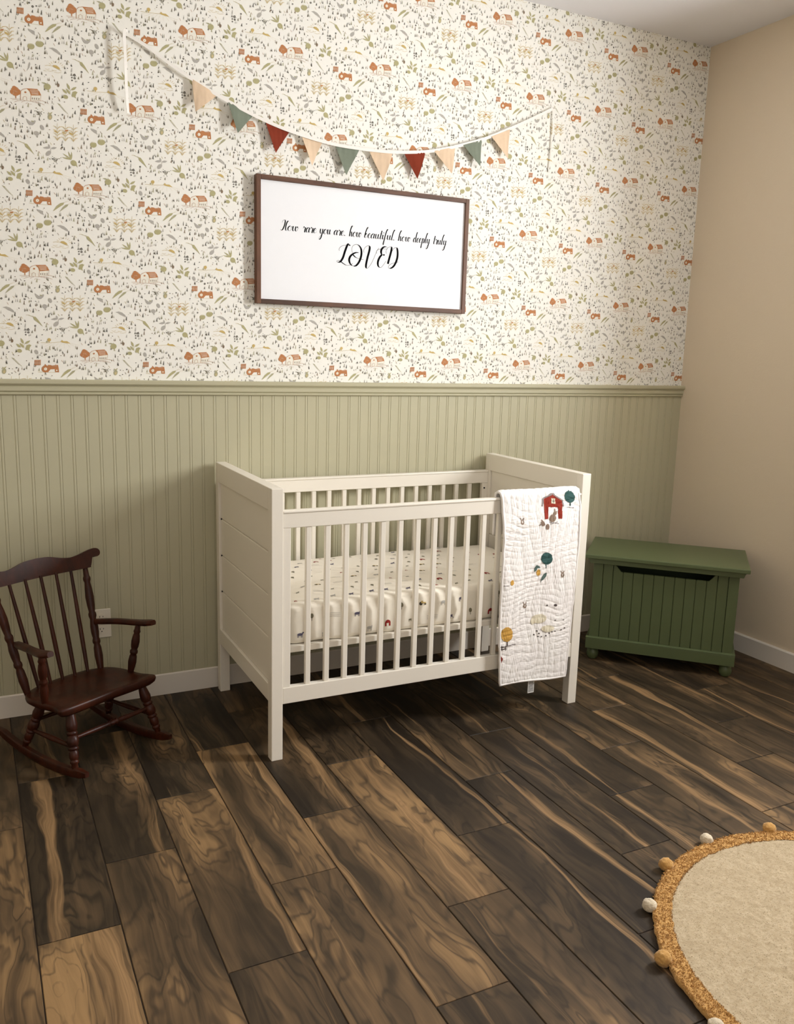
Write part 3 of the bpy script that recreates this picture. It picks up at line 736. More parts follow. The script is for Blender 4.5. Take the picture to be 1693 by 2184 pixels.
# ------------------------------------------------------------------ mattress in a printed fitted sheet
def mattress():
    x0, x1 = PW + 0.026, CL - PW - 0.026; y0, y1 = CY0 + 0.048, CY0 + CD - 0.048
    z0, z1 = 0.4335, 0.590
    cx, cy = (x0 + x1) / 2, (y0 + y1) / 2
    hx, hy, rr = (x1 - x0) / 2, (y1 - y0) / 2, 0.05
    def outline(n_c=8, inset=0.0):
        pts = []
        a, b, r = hx - inset, hy - inset, max(0.012, rr - inset)
        segs = [((a - r, b - r), 0), ((-a + r, b - r), 90), ((-a + r, -b + r), 180), ((a - r, -b + r), 270)]
        for (c, st) in segs:
            for k in range(n_c + 1):
                t = math.radians(st + 90 * k / n_c); pts.append((c[0] + r * math.cos(t), c[1] + r * math.sin(t)))
        # resample evenly
        P = np.array(pts + [pts[0]]); d = np.r_[0, np.cumsum(np.hypot(*np.diff(P, axis=0).T))]
        s = np.linspace(0, d[-1], 221)[:-1]
        return np.c_[np.interp(s, d, P[:, 0]), np.interp(s, d, P[:, 1])]
    rows = []
    edge = 0.028
    prof = [(0.016, z0), (0.004, z0 + .004), (-0.002, z0 + .02), (-0.004, z0 + .06), (-0.003, z0 + .10), (0.0, z1 - edge)]
    for k in range(1, 7):
        t = math.radians(90 * k / 6); prof.append((edge * (1 - math.cos(t)), z1 - edge + edge * math.sin(t)))
    for ins in (0.06, 0.10, 0.15, 0.20, 0.25, 0.29): prof.append((ins, z1 + 0.010 * min(1, (ins - .02) / .12)))
    V = []; Fq = []
    NN = 220
    for ri, (ins, z) in enumerate(prof):
        O = outline(inset=ins)
        for x, y in O:
            sgn = mnoise.noise(Vector((x * 9 + z * 14, y * 9, z * 20)))
            wr = mnoise.noise(Vector((x * 22 + z * 30, y * 22, 3.0)))
            side = ri < 8
            off = (0.010 * sgn + 0.007 * wr) if side else 0.0
            l = math.hypot(x, y)
            zz = z + ((0.006 * sgn + 0.003 * wr) if ri >= 6 else 0.0) + (0.008 * sgn if ri in (0, 1) else 0)
            zz = max(zz, z0)
            V.append((x * (1 + off / max(l, .1)) , y * (1 + off / max(l, .1)), zz))
    for r_ in range(len(prof) - 1):
        for k in range(NN):
            a = r_ * NN + k; b = r_ * NN + (k + 1) % NN
            Fq.append((a, b, b + NN, a + NN))
    Fq.append(tuple(range(NN))[::-1]); Fq.append(tuple((len(prof) - 1) * NN + k for k in range(NN)))
    root = empty('crib_mattress', (cx, cy, z0)); tag(root, 'crib mattress in a white fitted sheet printed with farm animals', 'mattress')
    me = bpy.data.meshes.new('fitted_sheet'); me.from_pydata([(a, b, c - z0) for a, b, c in V], [], Fq)
    sh = link('fitted_sheet', me, M['sheet'], root, 3.3)
    # print: little animals, barns, tractors laid on the sheet, following its surface
    from mathutils.bvhtree import BVHTree
    bv = BVHTree.FromPolygons([Vector((a, b, c - z0)) for a, b, c in V], Fq)
    Pm = Flat(); R = random.Random(4)
    I = PI
    def animal(x, y, s, c):
        Pm.ell(x, y, s, s * .5, c, 0, 8); Pm.ell(x + s * 1.05, y + s * .55, s * .38, s * .26, c, .3, 6)
        Pm.stroke([(x + s * .7, y), (x + s, y + s * .5)], s * .35, c)
        for t in (-.8, -.5, .45, .75): Pm.stroke([(x + s * t, y - s * .2), (x + s * t, y - s * 1.1)], s * .16, c)
    def barn(x, y, s, c):
        Pm.poly([(x - s, y - s), (x - s, y + .3 * s), (x - .7 * s, y + .8 * s), (x, y + 1.1 * s), (x + .7 * s, y + .8 * s), (x + s, y + .3 * s), (x + s, y - s), (x + .45 * s, y - s), (x + .45 * s, y), (x - .45 * s, y), (x - .45 * s, y - s)], c)
    def tractor(x, y, s, c):
        Pm.ell(x - s * .6, y, s * .55, s * .55, I['dark'], 0, 10); Pm.ell(x + s * .8, y - s * .2, s * .3, s * .3, I['dark'], 0, 8)
        Pm.poly([(x - s * .6, y + .1 * s), (x - s * .5, y + .8 * s), (x + .1 * s, y + .8 * s), (x + .1 * s, y + .4 * s), (x + s, y + .4 * s), (x + s, y)], c, 1)
    def field(x, y, s, c):
        for t in range(3): Pm.stroke([(x - s * 1.4, y + t * s * .35), (x - .3 * s, y + t * s * .35 + .12 * s), (x + s * 1.3, y + t * s * .35 - .1 * s)], s * .07, c)
    def motif(x, y, s, k):
        if k == 0: animal(x, y, s, I['grey'])
        elif k == 1: barn(x, y, s, len(PN))
        elif k == 2: tractor(x, y, s * 1.1, I['gold'])
        elif k == 3: field(x, y, s * 1.5, I['grey'])
        elif k == 4: animal(x, y, s * .9, len(PN) + 1)
        elif k == 5: Pm.ell(x, y + s * .5, s * .6, s * .75, I['moss'], 0, 9); Pm.stroke([(x, y), (x, y - s)], s * .15, I['dark'])
        elif k == 6: barn(x, y, s * .5, len(PN))
        else: animal(x, y, s * .6, I['moss'])
    def place(proj):
        start = len(Pm.p)
        return start
    mats = PM + [paint('print_red', srgb(150, 34, 26), 0.75, 0.05), paint('print_slate', srgb(92, 88, 108), 0.75, 0.05)]
    V2 = []; F2 = []; M2 = []
    def flush(f):
        for pi, (pts, c, lay) in enumerate(Pm.p):
            w = [f(u, v, lay * .0004 + .0012 + (pi % 12) * 2e-5) for u, v in pts]
            if any(q is None for q in w): continue
            b = len(V2); V2.extend(w); F2.append(tuple(range(b, b + len(w)))); M2.append(c)
        Pm.p.clear()
    for ry in range(9):
        for rx in range(17):
            x = -hx + .06 + rx * .078 + (ry % 2) * .036 + R.uniform(-.012, .012); y = -hy + .05 + ry * .072 + R.uniform(-.012, .012)
            if x < hx - .05: motif(x, y, .011, R.randrange(9))
    def top(u, v, off):
        h = bv.ray_cast(Vector((u, v, 1)), Vector((0, 0, -1)))
        return None if h[0] is None else (u, v, h[0].z + off)
    flush(top)
    for ry in range(2):
        for rx in range(14):
            motif(-hx + .06 + rx * .094 + ry * .047 + R.uniform(-.01, .01), .038 + ry * .062 + R.uniform(-.006, .006), .0125, R.choice((0, 4, 4, 1, 5, 7, 3, 2)))
    def front(u, v, off):
        h = bv.ray_cast(Vector((u, -2, v)), Vector((0, 1, 0)))
        return None if h[0] is None else (u, h[0].y - off, v)
    flush(front)
    p = mesh_from('sheet_print', V2, F2, M2, mats, root); p['kind'] = 'stuff'
mattress()

# ------------------------------------------------------------------ quilt over the front rail
def quilt():
    PR_F = CY0 - 0.016                            # drop plane of the quilt's middle
    top_z = 0.9625
    rad = 0.0255; ycen = CY0 + 0.0165
    path = []                                     # (y, z) of the outer surface, from inside the crib over the rail and down
    for k in range(26): path.append((ycen + rad + 0.0, 0.800 + (top_z - 0.800) * k / 26))
    for k in range(22):
        t = math.pi * k / 22; path.append((ycen + rad * math.cos(t), top_z + rad * 0.86 * math.sin(t)))
    L = 0.800
    nd = 400
    for k in range(nd + 1):
        z = top_z - (top_z - 0.158) * k / nd
        path.append((ycen - rad - 0.010 * min(1, k / 60.0) - 0.010 * (k / nd), z))
    s = [0.0]
    for a, b in zip(path[:-1], path[1:]): s.append(s[-1] + math.hypot(a[0] - b[0], a[1] - b[1]))
    zl = [0.10, 0.156, 0.44, 0.79, 0.95, 0.99]; xl = [0.997, 0.996, 0.981, 0.986, 0.974, 0.972]
    xr_ = [1.334, 1.336, 1.346, 1.369, 1.366, 1.360]; zr_ = [0.10, 0.156, 0.35, 0.75, 0.93, 0.99]
    NU = 210
    rng = random.Random(3)
    rows = [0.0]
    V = []; H = {}
    def height(u, v, x, z):
        # hand-quilted channels: wandering stitch lines across, lighter lines down, crinkled cotton between
        w1 = mnoise.noise(Vector((x * 5, v * 4, 1.7))) * 0.055 + mnoise.noise(Vector((x * 16, v * 12, 4.1))) * 0.012
        ph = (v + w1) / 0.027
        a = abs(math.sin(math.pi * ph)) ** 0.55
        w2 = mnoise.noise(Vector((x * 7, v * 5, 9.2))) * 0.04
        b = abs(math.sin(math.pi * (x + w2) / 0.040)) ** 0.5
        sel = 0.5 + 0.5 * mnoise.noise(Vector((x * 8, v * 6, 20.0)))
        sel = min(1, max(0, (sel - 0.3) * 2.2))
        crk = mnoise.noise(Vector((x * 60, v * 170, 2.0))) * sel + mnoise.noise(Vector((x * 190, v * 50, 7.0))) * (1 - sel)
        big = mnoise.noise(Vector((x * 6 + 5, v * 4, 0.0)))
        return 0.0027 * (a * (0.35 + .65 * sel) + b * (0.35 + .65 * (1 - sel))) + 0.0016 * crk + 0.0045 * big
    thick = 0.009
    n = len(path)
    front = []; back = []
    for i, (y, z) in enumerate(path):
        a = path[max(i - 1, 0)]; b = path[min(i + 1, n - 1)]
        ty, tz = b[0] - a[0], b[1] - a[1]; l = math.hypot(ty, tz); ty /= l; tz /= l
        ny, nz = tz, -ty                           # outward normal
        v = s[i]
        isfront = i >= 48
        zq = z if isfront else 0.97
        x0 = float(np.interp(zq, zl, xl)); x1 = float(np.interp(zq, zr_, xr_))
        x0 += 0.003 * mnoise.noise(Vector((v * 25, 1, 1))); x1 += 0.004 * mnoise.noise(Vector((v * 22, 5, 1)))
        for j in range(NU + 1):
            u = j / NU; x = x0 + (x1 - x0) * u
            e = min(u, 1 - u) * (x1 - x0); eb = (s[-1] - v)
            pil = min(1.0, (min(e, eb) / 0.012)) ** 0.5
            h = height(u, v, x, z)
            fold = 0.006 * math.sin(u * 7.0 + z * 3) * max(0.0, (0.75 - z)) if isfront else 0
            droop = -0.010 * (1 - u) * max(0, (0.25 - z) / 0.25) * 0 + (0.008 * (u - .3) if i == n - 1 else 0)
            o_ = h * pil + fold * 0.5 + 0.002
            zb = z + (0.006 * math.sin(u * 5 + .5) - .012 * max(0, u - .15)* -1 * 0) * max(0, 1 - (s[-1] - v) / 0.06)
            front.append((x, y + ny * o_, zb + nz * o_))
            ib = -(thick) * (0.25 + .75 * pil)
            ib = max(ib, -0.0075 if isfront else -0.006)
            back.append((x, y + ny * (o_ * 0.15 + ib * .9), zb + nz * (o_ * 0.15 + ib * .9)))
    root = empty('quilt', (1.165, CY0 - 0.02, 0.96)); tag(root, 'white quilted baby blanket with farm appliques draped over the crib rail', 'blanket')
    ro = Vector(root.location)
    W1 = NU + 1
    VV = [tuple(Vector(p) - ro) for p in front + back]; nb = len(front)
    FF = []
    for i in range(n - 1):
        for j in range(NU):
            a = i * W1 + j
            FF.append((a, a + W1, a + W1 + 1, a + 1)); FF.append((nb + a, nb + a + 1, nb + a + W1 + 1, nb + a + W1))
    for i in range(n - 1):
        a = i * W1; FF.append((a, nb + a, nb + a + W1, a + W1)); a += NU; FF.append((a, a + W1, nb + a + W1, nb + a))
    for j in range(NU):
        FF.append((j, j + 1, nb + j + 1, nb + j)); a = (n - 1) * W1 + j; FF.append((a, nb + a, nb + a + 1, a + 1))
    me = bpy.data.meshes.new('quilt_cover'); me.from_pydata(VV, [], FF)
    g = N('white_quilt_cotton'); tc = g.n('ShaderNodeTexCoord')
    nz_ = g.noise(tc.outputs['Object'], 120, 4, 0.6); n2 = g.noise(tc.outputs['Object'], 7, 2)
    g.bump(nz_.outputs[0], 0.35, 0.0016)
    c = g.mix(n2.outputs[0], srgb(246, 238, 234), srgb(252, 250, 244))
    qm = g.set(c, 0.85, 0.15, 0.15)
    M['quilt'] = qm
    link('quilt_cover', me, qm, root, 3.3)
    # binding along the two long edges and the hem
    F3 = np.array(front).reshape(n, W1, 3); B3 = np.array(back).reshape(n, W1, 3)
    mid = (F3 * .45 + B3 * .55)
    bm = bmesh.new()
    idx = list(range(0, n, 6)) + [n - 1]
    pth = [Vector(mid[i, 0]) - ro for i in idx] + [Vector(mid[n - 1, j]) - ro for j in range(8, NU - 4, 8)] + [Vector(mid[i, NU]) - ro for i in idx[::-1]]
    tube(bm, pth, 0.0058, 8)
    finish('binding', bm, qm, root, smooth=3.3)
    # applique pieces and embroidery, cut from the quilt surface and raised a little
    # motif outlines in reading units (a across, b down); position = affine of the measured panel
    def q2w(a, b): return (0.0005279635 * a + 3.0256534e-05 * b + 0.876380214, -4.5971e-05 * a - 0.000452593 * b + 1.065285147)
    I0 = 32                                        # the outside drop and the turn over the rail
    Fr = F3[I0:]
    X = Fr[:, :, 0]; Z = Fr[:, :, 2].copy()
    for q_ in range(48 - I0): Z[q_] = top_z + (s[48] - s[I0 + q_])
    cxm = (X[:-1, :-1] + X[1:, 1:]) / 2; czm = (Z[:-1, :-1] + Z[1:, 1:]) / 2
    def inside(poly):
        P = np.array([q2w(*p) for p in poly]); res = np.zeros(cxm.shape, bool); m = len(P)
        for i in range(m):
            x1, z1 = P[i]; x2, z2 = P[(i + 1) % m]
            c_ = ((z1 > czm) != (z2 > czm)) & (cxm < (x2 - x1) * (czm - z1) / (z2 - z1 + 1e-12) + x1); res ^= c_
        return res
    def el(x, y, rx, ry, rot=0, m=18):
        ca, sa = math.cos(rot), math.sin(rot)
        return [(x + ca * rx * math.cos(t) - sa * ry * math.sin(t), y + sa * rx * math.cos(t) + ca * ry * math.sin(t)) for t in (2 * math.pi * k / m for k in range(m))]
    def st(p, q, w):
        d = math.hypot(q[0] - p[0], q[1] - p[1]); nx, ny = -(q[1] - p[1]) / d * w / 2, (q[0] - p[0]) / d * w / 2
        return [(p[0] + nx, p[1] + ny), (q[0] + nx, q[1] + ny), (q[0] - nx, q[1] - ny), (p[0] - nx, p[1] - ny)]
    def patch(nm, polys, mat, lift, holes=()):
        mask = np.zeros(cxm.shape, bool)
        for p in polys: mask |= inside(p)
        for p in holes: mask &= ~inside(p)
        ii, jj = np.nonzero(mask)
        if len(ii) == 0: return None
        vid = {}; V_ = []; F_ = []
        for i, j in zip(ii, jj):
            f = []
            for (a, b) in ((i, j), (i + 1, j), (i + 1, j + 1), (i, j + 1)):
                if (a, b) not in vid:
                    vid[(a, b)] = len(V_); p = Fr[a, b]; V_.append((p[0] - ro.x, p[1] - lift - ro.y, p[2] + 0.0 - ro.z + (lift * 1.2 if p[2] > 0.966 else 0)))
                f.append(vid[(a, b)])
            F_.append(f)
        m_ = bpy.data.meshes.new(nm); m_.from_pydata(V_, [], F_); return link(nm, m_, mat, root, 3.3)
    red = paint('applique_red', srgb(146, 44, 24), 0.85, 0.06, 60, 500, .3, .001)
    teal = paint('applique_teal', srgb(48, 84, 80), 0.85, 0.08, 60, 500, .3, .001)
    must = paint('applique_mustard', srgb(206, 158, 74), 0.85, 0.08, 60, 300, .4, .001)
    grey = paint('embroidery_grey', srgb(150, 142, 140), 0.85, 0.1, 60)
    brown = paint('embroidery_brown', srgb(140, 118, 100), 0.85, 0.12, 90)
    darkb = paint('embroidery_dark', srgb(70, 58, 54), 0.85, 0.1, 60)
    leafg = paint('embroidery_green', srgb(84, 104, 96), 0.85, 0.1, 60)
    cream = paint('applique_cream', srgb(232, 222, 196), 0.9, 0.05, 60, 400, .5, .002)
    b = patch('barn_applique', [[(555, 378), (555, 235), (548, 200), (572, 178), (638, 155), (705, 180), (732, 210), (732, 245), (725, 378), (688, 378), (688, 272), (596, 272), (588, 385), (556, 385)]], red, 0.0012)
    patch('barn_roof', [st((536, 268), (548, 196), 14), st((548, 196), (640, 150), 12), st((640, 150), (735, 205), 12), st((735, 205), (742, 262), 12)], grey, 0.0016)
    patch('barn_window', [st((644, 190), (644, 238), 38)], cream, 0.0018); patch('barn_window', [el(645, 214, 10, 14)], darkb, 0.0021, [el(644, 214, 4, 8)])
    patch('tree_applique', [el(810, 172, 54, 52, .3), st((812, 210), (812, 255), 9)], teal, 0.0012)
    patch('tree_applique', [el(570, 760, 55, 58, .2), st((564, 800), (562, 852), 9)], teal, 0.0012)
    patch('tree_applique', [el(180, 1488, 56, 72, .1)], must, 0.0016)
    patch('lemon', [el(488, 895, 20, 32, .1)], must, 0.0012); patch('lemon', [el(234, 990, 18, 26, .3)], must, 0.0012)
    patch('leaves', [el(465, 855, 12, 34, .4), el(485, 842, 22, 12, .2), el(540, 935, 16, 46, .6), st((530, 950), (508, 990), 5)], leafg, 0.0012)
    patch('rabbit', [el(632, 375, 30, 38, .5), el(655, 330, 16, 20, .6), el(655, 305, 6, 20, .1), el(668, 318, 6, 16, .8), el(535, 428, 18, 26, -.3), el(580, 458, 18, 28, .1), el(528, 402, 6, 14, -.5), st((500, 445), (520, 440), 8)], brown, 0.0012)
    for (x, y) in ((342, 415), (725, 912), (356, 1210)):
        patch('little_basket', [el(x, y + 8, 16, 24, .1), el(x - 12, y - 20, 4, 18, -.4), el(x + 10, y - 18, 4, 18, .3)], brown, 0.001, [el(x + 3, y + 4, 6, 14)])
    patch('sheep', [el(490, 1345, 72, 46, -.1), el(430, 1370, 20, 30)], cream, 0.0022); patch('sheep', [el(575, 1445, 64, 34, 0)], cream, 0.0022)
    patch('llama', [el(655, 1215, 16, 12)], darkb, 0.0012); 
    patch('stitched_dots', [el(x, y, 8, 6, .3) for (x, y) in ((470, 1465), (440, 1500), (480, 1520), (515, 1522), (555, 1515), (590, 1492), (650, 1475), (710, 1462), (745, 1445), (570, 1215), (500, 1380), (535, 1370), (650, 1365), (735, 1365), (488, 1490), (620, 1480))], darkb, 0.0012)['kind'] = 'stuff'
    patch('grass_stitches', [st((600, 415), (690, 425), 7), st((610, 432), (680, 408), 5), st((775, 268), (850, 270), 6), st((155, 1020), (205, 1018), 6), st((190, 1600), (260, 1585), 8)], grey, 0.001)['kind'] = 'stuff'
    patch('fence_stitches', [st((112, 1612), (185, 1605), 7), st((112, 1632), (180, 1628), 7), st((130, 1595), (130, 1645), 7), st((165, 1595), (165, 1640), 7), st((182, 1555), (180, 1600), 9)], darkb, 0.0012)
    patch('red_diamond', [[(122, 1695), (137, 1725), (124, 1765), (110, 1735)]], red, 0.0012)
    # inner folded layer showing past the right edge
    bm = bmesh.new()
    NX, NZ = 40, 90
    grid = {}
    for lay in (0, 1):
        for i in range(NZ + 1):
            z = 0.945 - (0.945 - 0.238) * i / NZ
            for j in range(NX + 1):
                x = 1.005 + (float(np.interp(z, [0.2, .4, .8, 1], [1.344, 1.349, 1.363, 1.358])) - 1.005) * j / NX
                y = CY0 - 0.0032 - 0.004 * lay - 0.0012 * mnoise.noise(Vector((x * 20, z * 20, 3)))
                grid[lay, i, j] = bm.verts.new((x - ro.x, y - ro.y, z - ro.z))
    for lay in (0, 1):
        for i in range(NZ):
            for j in range(NX):
                f = [grid[lay, i, j], grid[lay, i, j + 1], grid[lay, i + 1, j + 1], grid[lay, i + 1, j]]
                bm.faces.new(f if lay == 0 else f[::-1])
    for i in range(NZ):
        for j in (0, NX): bm.faces.new((grid[0, i, j], grid[0, i + 1, j], grid[1, i + 1, j], grid[1, i, j]))
    for j in range(NX): bm.faces.new((grid[0, NZ, j], grid[0, NZ, j + 1], grid[1, NZ, j + 1], grid[1, NZ, j]))
    bmesh.ops.recalc_face_normals(bm, faces=bm.faces)
    finish('inner_layer', bm, qm, root, smooth=3.3)
    # care tag below the hem
    tg = box('care_tag', 1.147 - ro.x, 1.179 - ro.x, CY0 - 0.022 - ro.y, CY0 - 0.0208 - ro.y, 0.098 - ro.z, 0.165 - ro.z, M['tagw'], root)
    T = Flat(); R = random.Random(2)
    for k in range(9):
        zz = 0.104 + k * 0.0055; x = 1.150
        while x < 1.174:
            w_ = R.uniform(.0015, .005); T.poly([(x, zz), (min(x + w_, 1.176), zz), (min(x + w_, 1.176), zz + .0028), (x, zz + .0028)], 0); x += w_ + .0012
    V_, F_, M_ = T.arrays(lambda u, v, o: (u - ro.x, CY0 - 0.0223 - ro.y, v - ro.z))
    mesh_from('tag_print', V_, F_, M_, [M['ink']], tg)
quilt()

# ------------------------------------------------------------------ framed sign
sg = empty('wall_sign', (0.7085, -0.001, 1.724)); tag(sg, 'white canvas sign in a dark wood frame lettered about being loved', 'sign')
SX0, SX1, SZ0, SZ1 = 0.188, 1.229, 1.724, 2.2525
ox, oz = 0.7085, 1.724
FW = 0.0195
box('frame_top', SX0 + FW - ox, SX1 - FW - ox, -0.036, -0.001, SZ1 - FW - oz, SZ1 - oz, M['frame'], sg, 0.0015)
box('frame_bottom', SX0 + FW - ox, SX1 - FW - ox, -0.036, -0.001, 0, FW, M['frame'], sg, 0.0015)
box('frame_side', SX0 - ox, SX0 + FW - ox, -0.036, -0.001, 0, SZ1 - oz, M['framev'], sg, 0.0015)
box('frame_side', SX1 - FW - ox, SX1 - ox, -0.036, -0.001, 0, SZ1 - oz, M['framev'], sg, 0.0015)
panel = box('canvas_panel', SX0 + FW - ox, SX1 - FW - ox, -0.026, -0.004, FW, SZ1 - FW - oz, M['canvas'], sg)
T = Flat()
GL = {
 'o': ([[(.50, .88), (.30, 1.0), (.06, .62), (.10, .12), (.34, 0), (.56, .38), (.50, .85), (.66, .78)]], .66),
 'w': ([[(0, .78), (.10, 1.0), (.10, .35), (.22, .0), (.40, .25), (.50, 1.0), (.50, .35), (.64, .0), (.84, .35), (.82, .95), (.72, .8), (1.0, .72)]], 1.0),
 'r': ([[(.02, .7), (.14, 1.15), (.16, .95), (.40, .95)], [(.42, 1.0), (.36, .5), (.34, -.05)]], .52),
 'a': ([[(.50, .90), (.30, 1.0), (.06, .60), (.10, .06), (.28, .04), (.44, .35), (.54, .98)], [(.54, 1.02), (.48, .35), (.54, .02), (.72, .25)]], .70),
 'e': ([[(.10, .45), (.36, .62), (.40, .92), (.26, 1.0), (.06, .62), (.10, .12), (.28, 0), (.54, .32)]], .54),
 'y': ([[(0, .78), (.10, 1.0), (.10, .40), (.22, .02), (.42, .28), (.54, 1.0)], [(.54, 1.02), (.50, 0), (.34, -.95), (.08, -1.25), (.02, -.98), (.30, -.4), (.74, .2)]], .74),
 'u': ([[(0, .78), (.10, 1.0), (.10, .35), (.22, 0), (.42, .28), (.52, .98)], [(.53, 1.02), (.50, .3), (.58, .02), (.76, .25)]], .76),
 'h': ([[(.42, 2.0), (.50, 2.25), (.34, 2.2), (.18, 1.5), (.10, 0)], [(.12, .35), (.28, .95), (.42, .95), (.44, .4), (.52, .0), (.70, .22)]], .70),
 'b': ([[(.42, 2.0), (.50, 2.25), (.34, 2.2), (.16, 1.3), (.10, .2), (.24, 0), (.46, .3), (.44, .85), (.30, .95), (.16, .6)]], .60),
 't': ([[(.26, 1.85), (.20, 1.0), (.14, .25), (.22, .0), (.42, .22)], [(-.05, 1.15), (.2, 1.2), (.46, 1.2)]], .42),
 'i': ([[(.12, 1.0), (.10, .28), (.18, 0), (.38, .25)], [(.20, 1.5), (.19, 1.36)]], .38),
 'f': ([[(.40, 2.0), (.46, 2.25), (.32, 2.15), (.16, 1.2), (.08, 0), (.0, -.9), (.06, -1.2), (.16, -.8), (.12, -.05), (.46, .25)]], .46),
 'l': ([[(.36, 2.0), (.46, 2.25), (.32, 2.2), (.16, 1.3), (.10, .25), (.18, 0), (.40, .25)]], .40),
 'd': ([[(.48, .90), (.28, 1.0), (.06, .60), (.10, .06), (.28, .04), (.44, .35), (.52, .9)], [(.62, 2.0), (.72, 2.25), (.60, 2.1), (.50, 1.1), (.48, .3), (.56, .0), (.74, .25)]], .74),
 'p': ([[(.0, .7), (.14, 1.05), (.12, .4), (.0, -.9), (.04, -1.15), (.16, -.8)], [(.12, .35), (.28, .98), (.46, .9), (.48, .35), (.34, .0), (.14, .2)]], .66),
 '.': ([[(.08, .14), (.09, 0)]], .2),
 'H': ([[(.05, 1.55), (.10, 1.95), (.38, 2.15), (.48, 1.7), (.40, .7), (.22, .05), (-.02, -.02), (.02, .14)], [(.92, 2.0), (.76, 1.7), (.66, .8), (.74, .05), (.92, .0)]], .98),
}
SL = 0.20; XH = 0.0200; BZ = 2.0355
def word(txt, xa, xb, dz=0.0):
    adv = sum(GL[c][1] for c in txt); k = (xb - xa) / (adv + .12); cx = xa
    for ci, c in enumerate(txt):
        for stx in GL[c][0]:
            T.pen([(cx + (px + SL * py * .55) * k, BZ + dz + py * XH) for px, py in stx], 0.0008, .0049 if c != '.' else .0056, 0, slant=(-.2, -.98))
        cx += GL[c][1] * k
for w_, a, b in (('How', .298, .382), ('rare', .397, .465), ('you', .476, .532), ('are.', .543, .602), ('how', .616, .680), ('beautiful.', .690, .846),
                 ('how', .860, .928), ('deeply', .939, 1.030), ('truly', 1.044, 1.119)):
    word(w_, a, b)
def lov(pts, thin=.0013, thick=.0096):
    T.pen([(0.0002066 * a + 4.306e-06 * b + 0.53913, 1.4928e-05 * a - 0.000181116 * b + 2.018453) for a, b in pts], thin, thick, 0, slant=(-.22, -.975), sub=14)
lov([(150, 280), (145, 240), (180, 190), (240, 158), (300, 150), (330, 148)]); lov([(395, 135), (385, 150), (370, 145), (378, 122), (350, 130), (320, 190), (280, 300), (235, 440), (185, 525), (140, 552), (98, 545), (95, 520), (130, 512), (155, 522)])
lov([(190, 545), (250, 590), (320, 628), (390, 625), (440, 600), (462, 580)])
lov([(600, 325), (540, 325), (470, 355), (410, 410), (380, 490), (395, 570), (440, 630), (490, 645)]); lov([(455, 325), (445, 250), (465, 170), (540, 128), (610, 155), (660, 230), (672, 340), (650, 460), (600, 570), (540, 635), (490, 648)])
lov([(470, 375), (530, 435), (610, 468), (680, 485), (718, 492)])
lov([(730, 325), (728, 260), (765, 195), (830, 158), (868, 185), (862, 270), (820, 430), (785, 590), (780, 670), (800, 702), (830, 690), (900, 600), (960, 480), (1040, 290), (1090, 212)])
lov([(1040, 345), (1035, 290), (1075, 252), (1150, 235), (1240, 235), (1300, 240)]); lov([(1300, 200), (1260, 182), (1200, 195), (1155, 250), (1145, 320), (1165, 368), (1190, 372), (1215, 370), (1200, 385), (1165, 378), (1110, 440), (1070, 540), (1070, 630), (1105, 680), (1150, 680), (1210, 610), (1262, 530)])
lov([(1275, 350), (1265, 290), (1300, 215), (1370, 182), (1402, 205), (1390, 300), (1350, 450), (1320, 560), (1315, 600)]); lov([(1400, 320), (1420, 280), (1460, 220), (1510, 202), (1540, 230), (1552, 330), (1545, 440), (1510, 560), (1450, 660), (1380, 705), (1325, 690), (1340, 640), (1400, 595), (1470, 575), (1570, 552)])
V_, F_, M_ = T.arrays(lambda u, v, o: (u - ox, -0.0264, v - oz))
V_ = [(a, b - (i // 4 % 40) * 4e-6, c) for i, (a, b, c) in enumerate(V_)]
mesh_from('lettering', V_, F_, M_, [M['ink']], panel)

# ------------------------------------------------------------------ bunting
bun = empty('bunting_garland', (-0.325, -0.004, 2.70)); tag(bun, 'cotton pennant bunting in beige, sage and rust strung on white tape', 'bunting')
bo = Vector(bun.location)
def ribbon(nm, pts, w, mat, sub=8, twist=0.0, tk=0.0012):
    P = crom(pts, sub); n = len(P); bm = bmesh.new(); r = []
    for i in range(n):
        d = Vector(P[min(i + 1, n - 1)] - P[max(i - 1, 0)]).normalized()
        out = Vector((0, -1, 0)); tw = twist * i / n + 0.12 * mnoise.noise(Vector((i * .21, 3, 1)))
        sd = d.cross(out).normalized(); sd = (sd * math.cos(tw) + out * math.sin(tw)).normalized(); nn = d.cross(sd).normalized()
        c = Vector(P[i]) - bo
        r.append([bm.verts.new(c + sd * w / 2 * a + nn * tk / 2 * b) for a, b in ((-1, -1), (1, -1), (1, 1), (-1, 1))])
    for i in range(n - 1):
        for k in range(4): bm.faces.new((r[i][k], r[i][(k + 1) % 4], r[i + 1][(k + 1) % 4], r[i + 1][k]))
    bm.faces.new(r[0]); bm.faces.new(r[-1][::-1]); bmesh.ops.recalc_face_normals(bm, faces=bm.faces)
    return finish(nm, bm, mat, bun)
RB = [(-0.323, 2.709), (-0.245, 2.675), (-0.169, 2.632), (-0.079, 2.586), (0.031, 2.537), (0.18, 2.482), (0.338, 2.441), (0.513, 2.415), (0.657, 2.410), (0.804, 2.414), (0.924, 2.427), (1.031, 2.446), (1.189, 2.492), (1.335, 2.546), (1.517, 2.631), (1.698, 2.725)]
ribbon('tape', [(x, -0.014 - 0.012 * math.sin(math.pi * i / 15), z) for i, (x, z) in enumerate(RB)], 0.0135, M['ribbon'], 8)
ribbon('tape_tail', [(-0.316, -0.018, 2.700), (-0.322, -0.030, 2.712), (-0.331, -0.034, 2.700), (-0.330, -0.036, 2.60), (-0.329, -0.034, 2.50), (-0.324, -0.026, 2.418)], 0.0125, M['ribbon'], 8, 0.5)
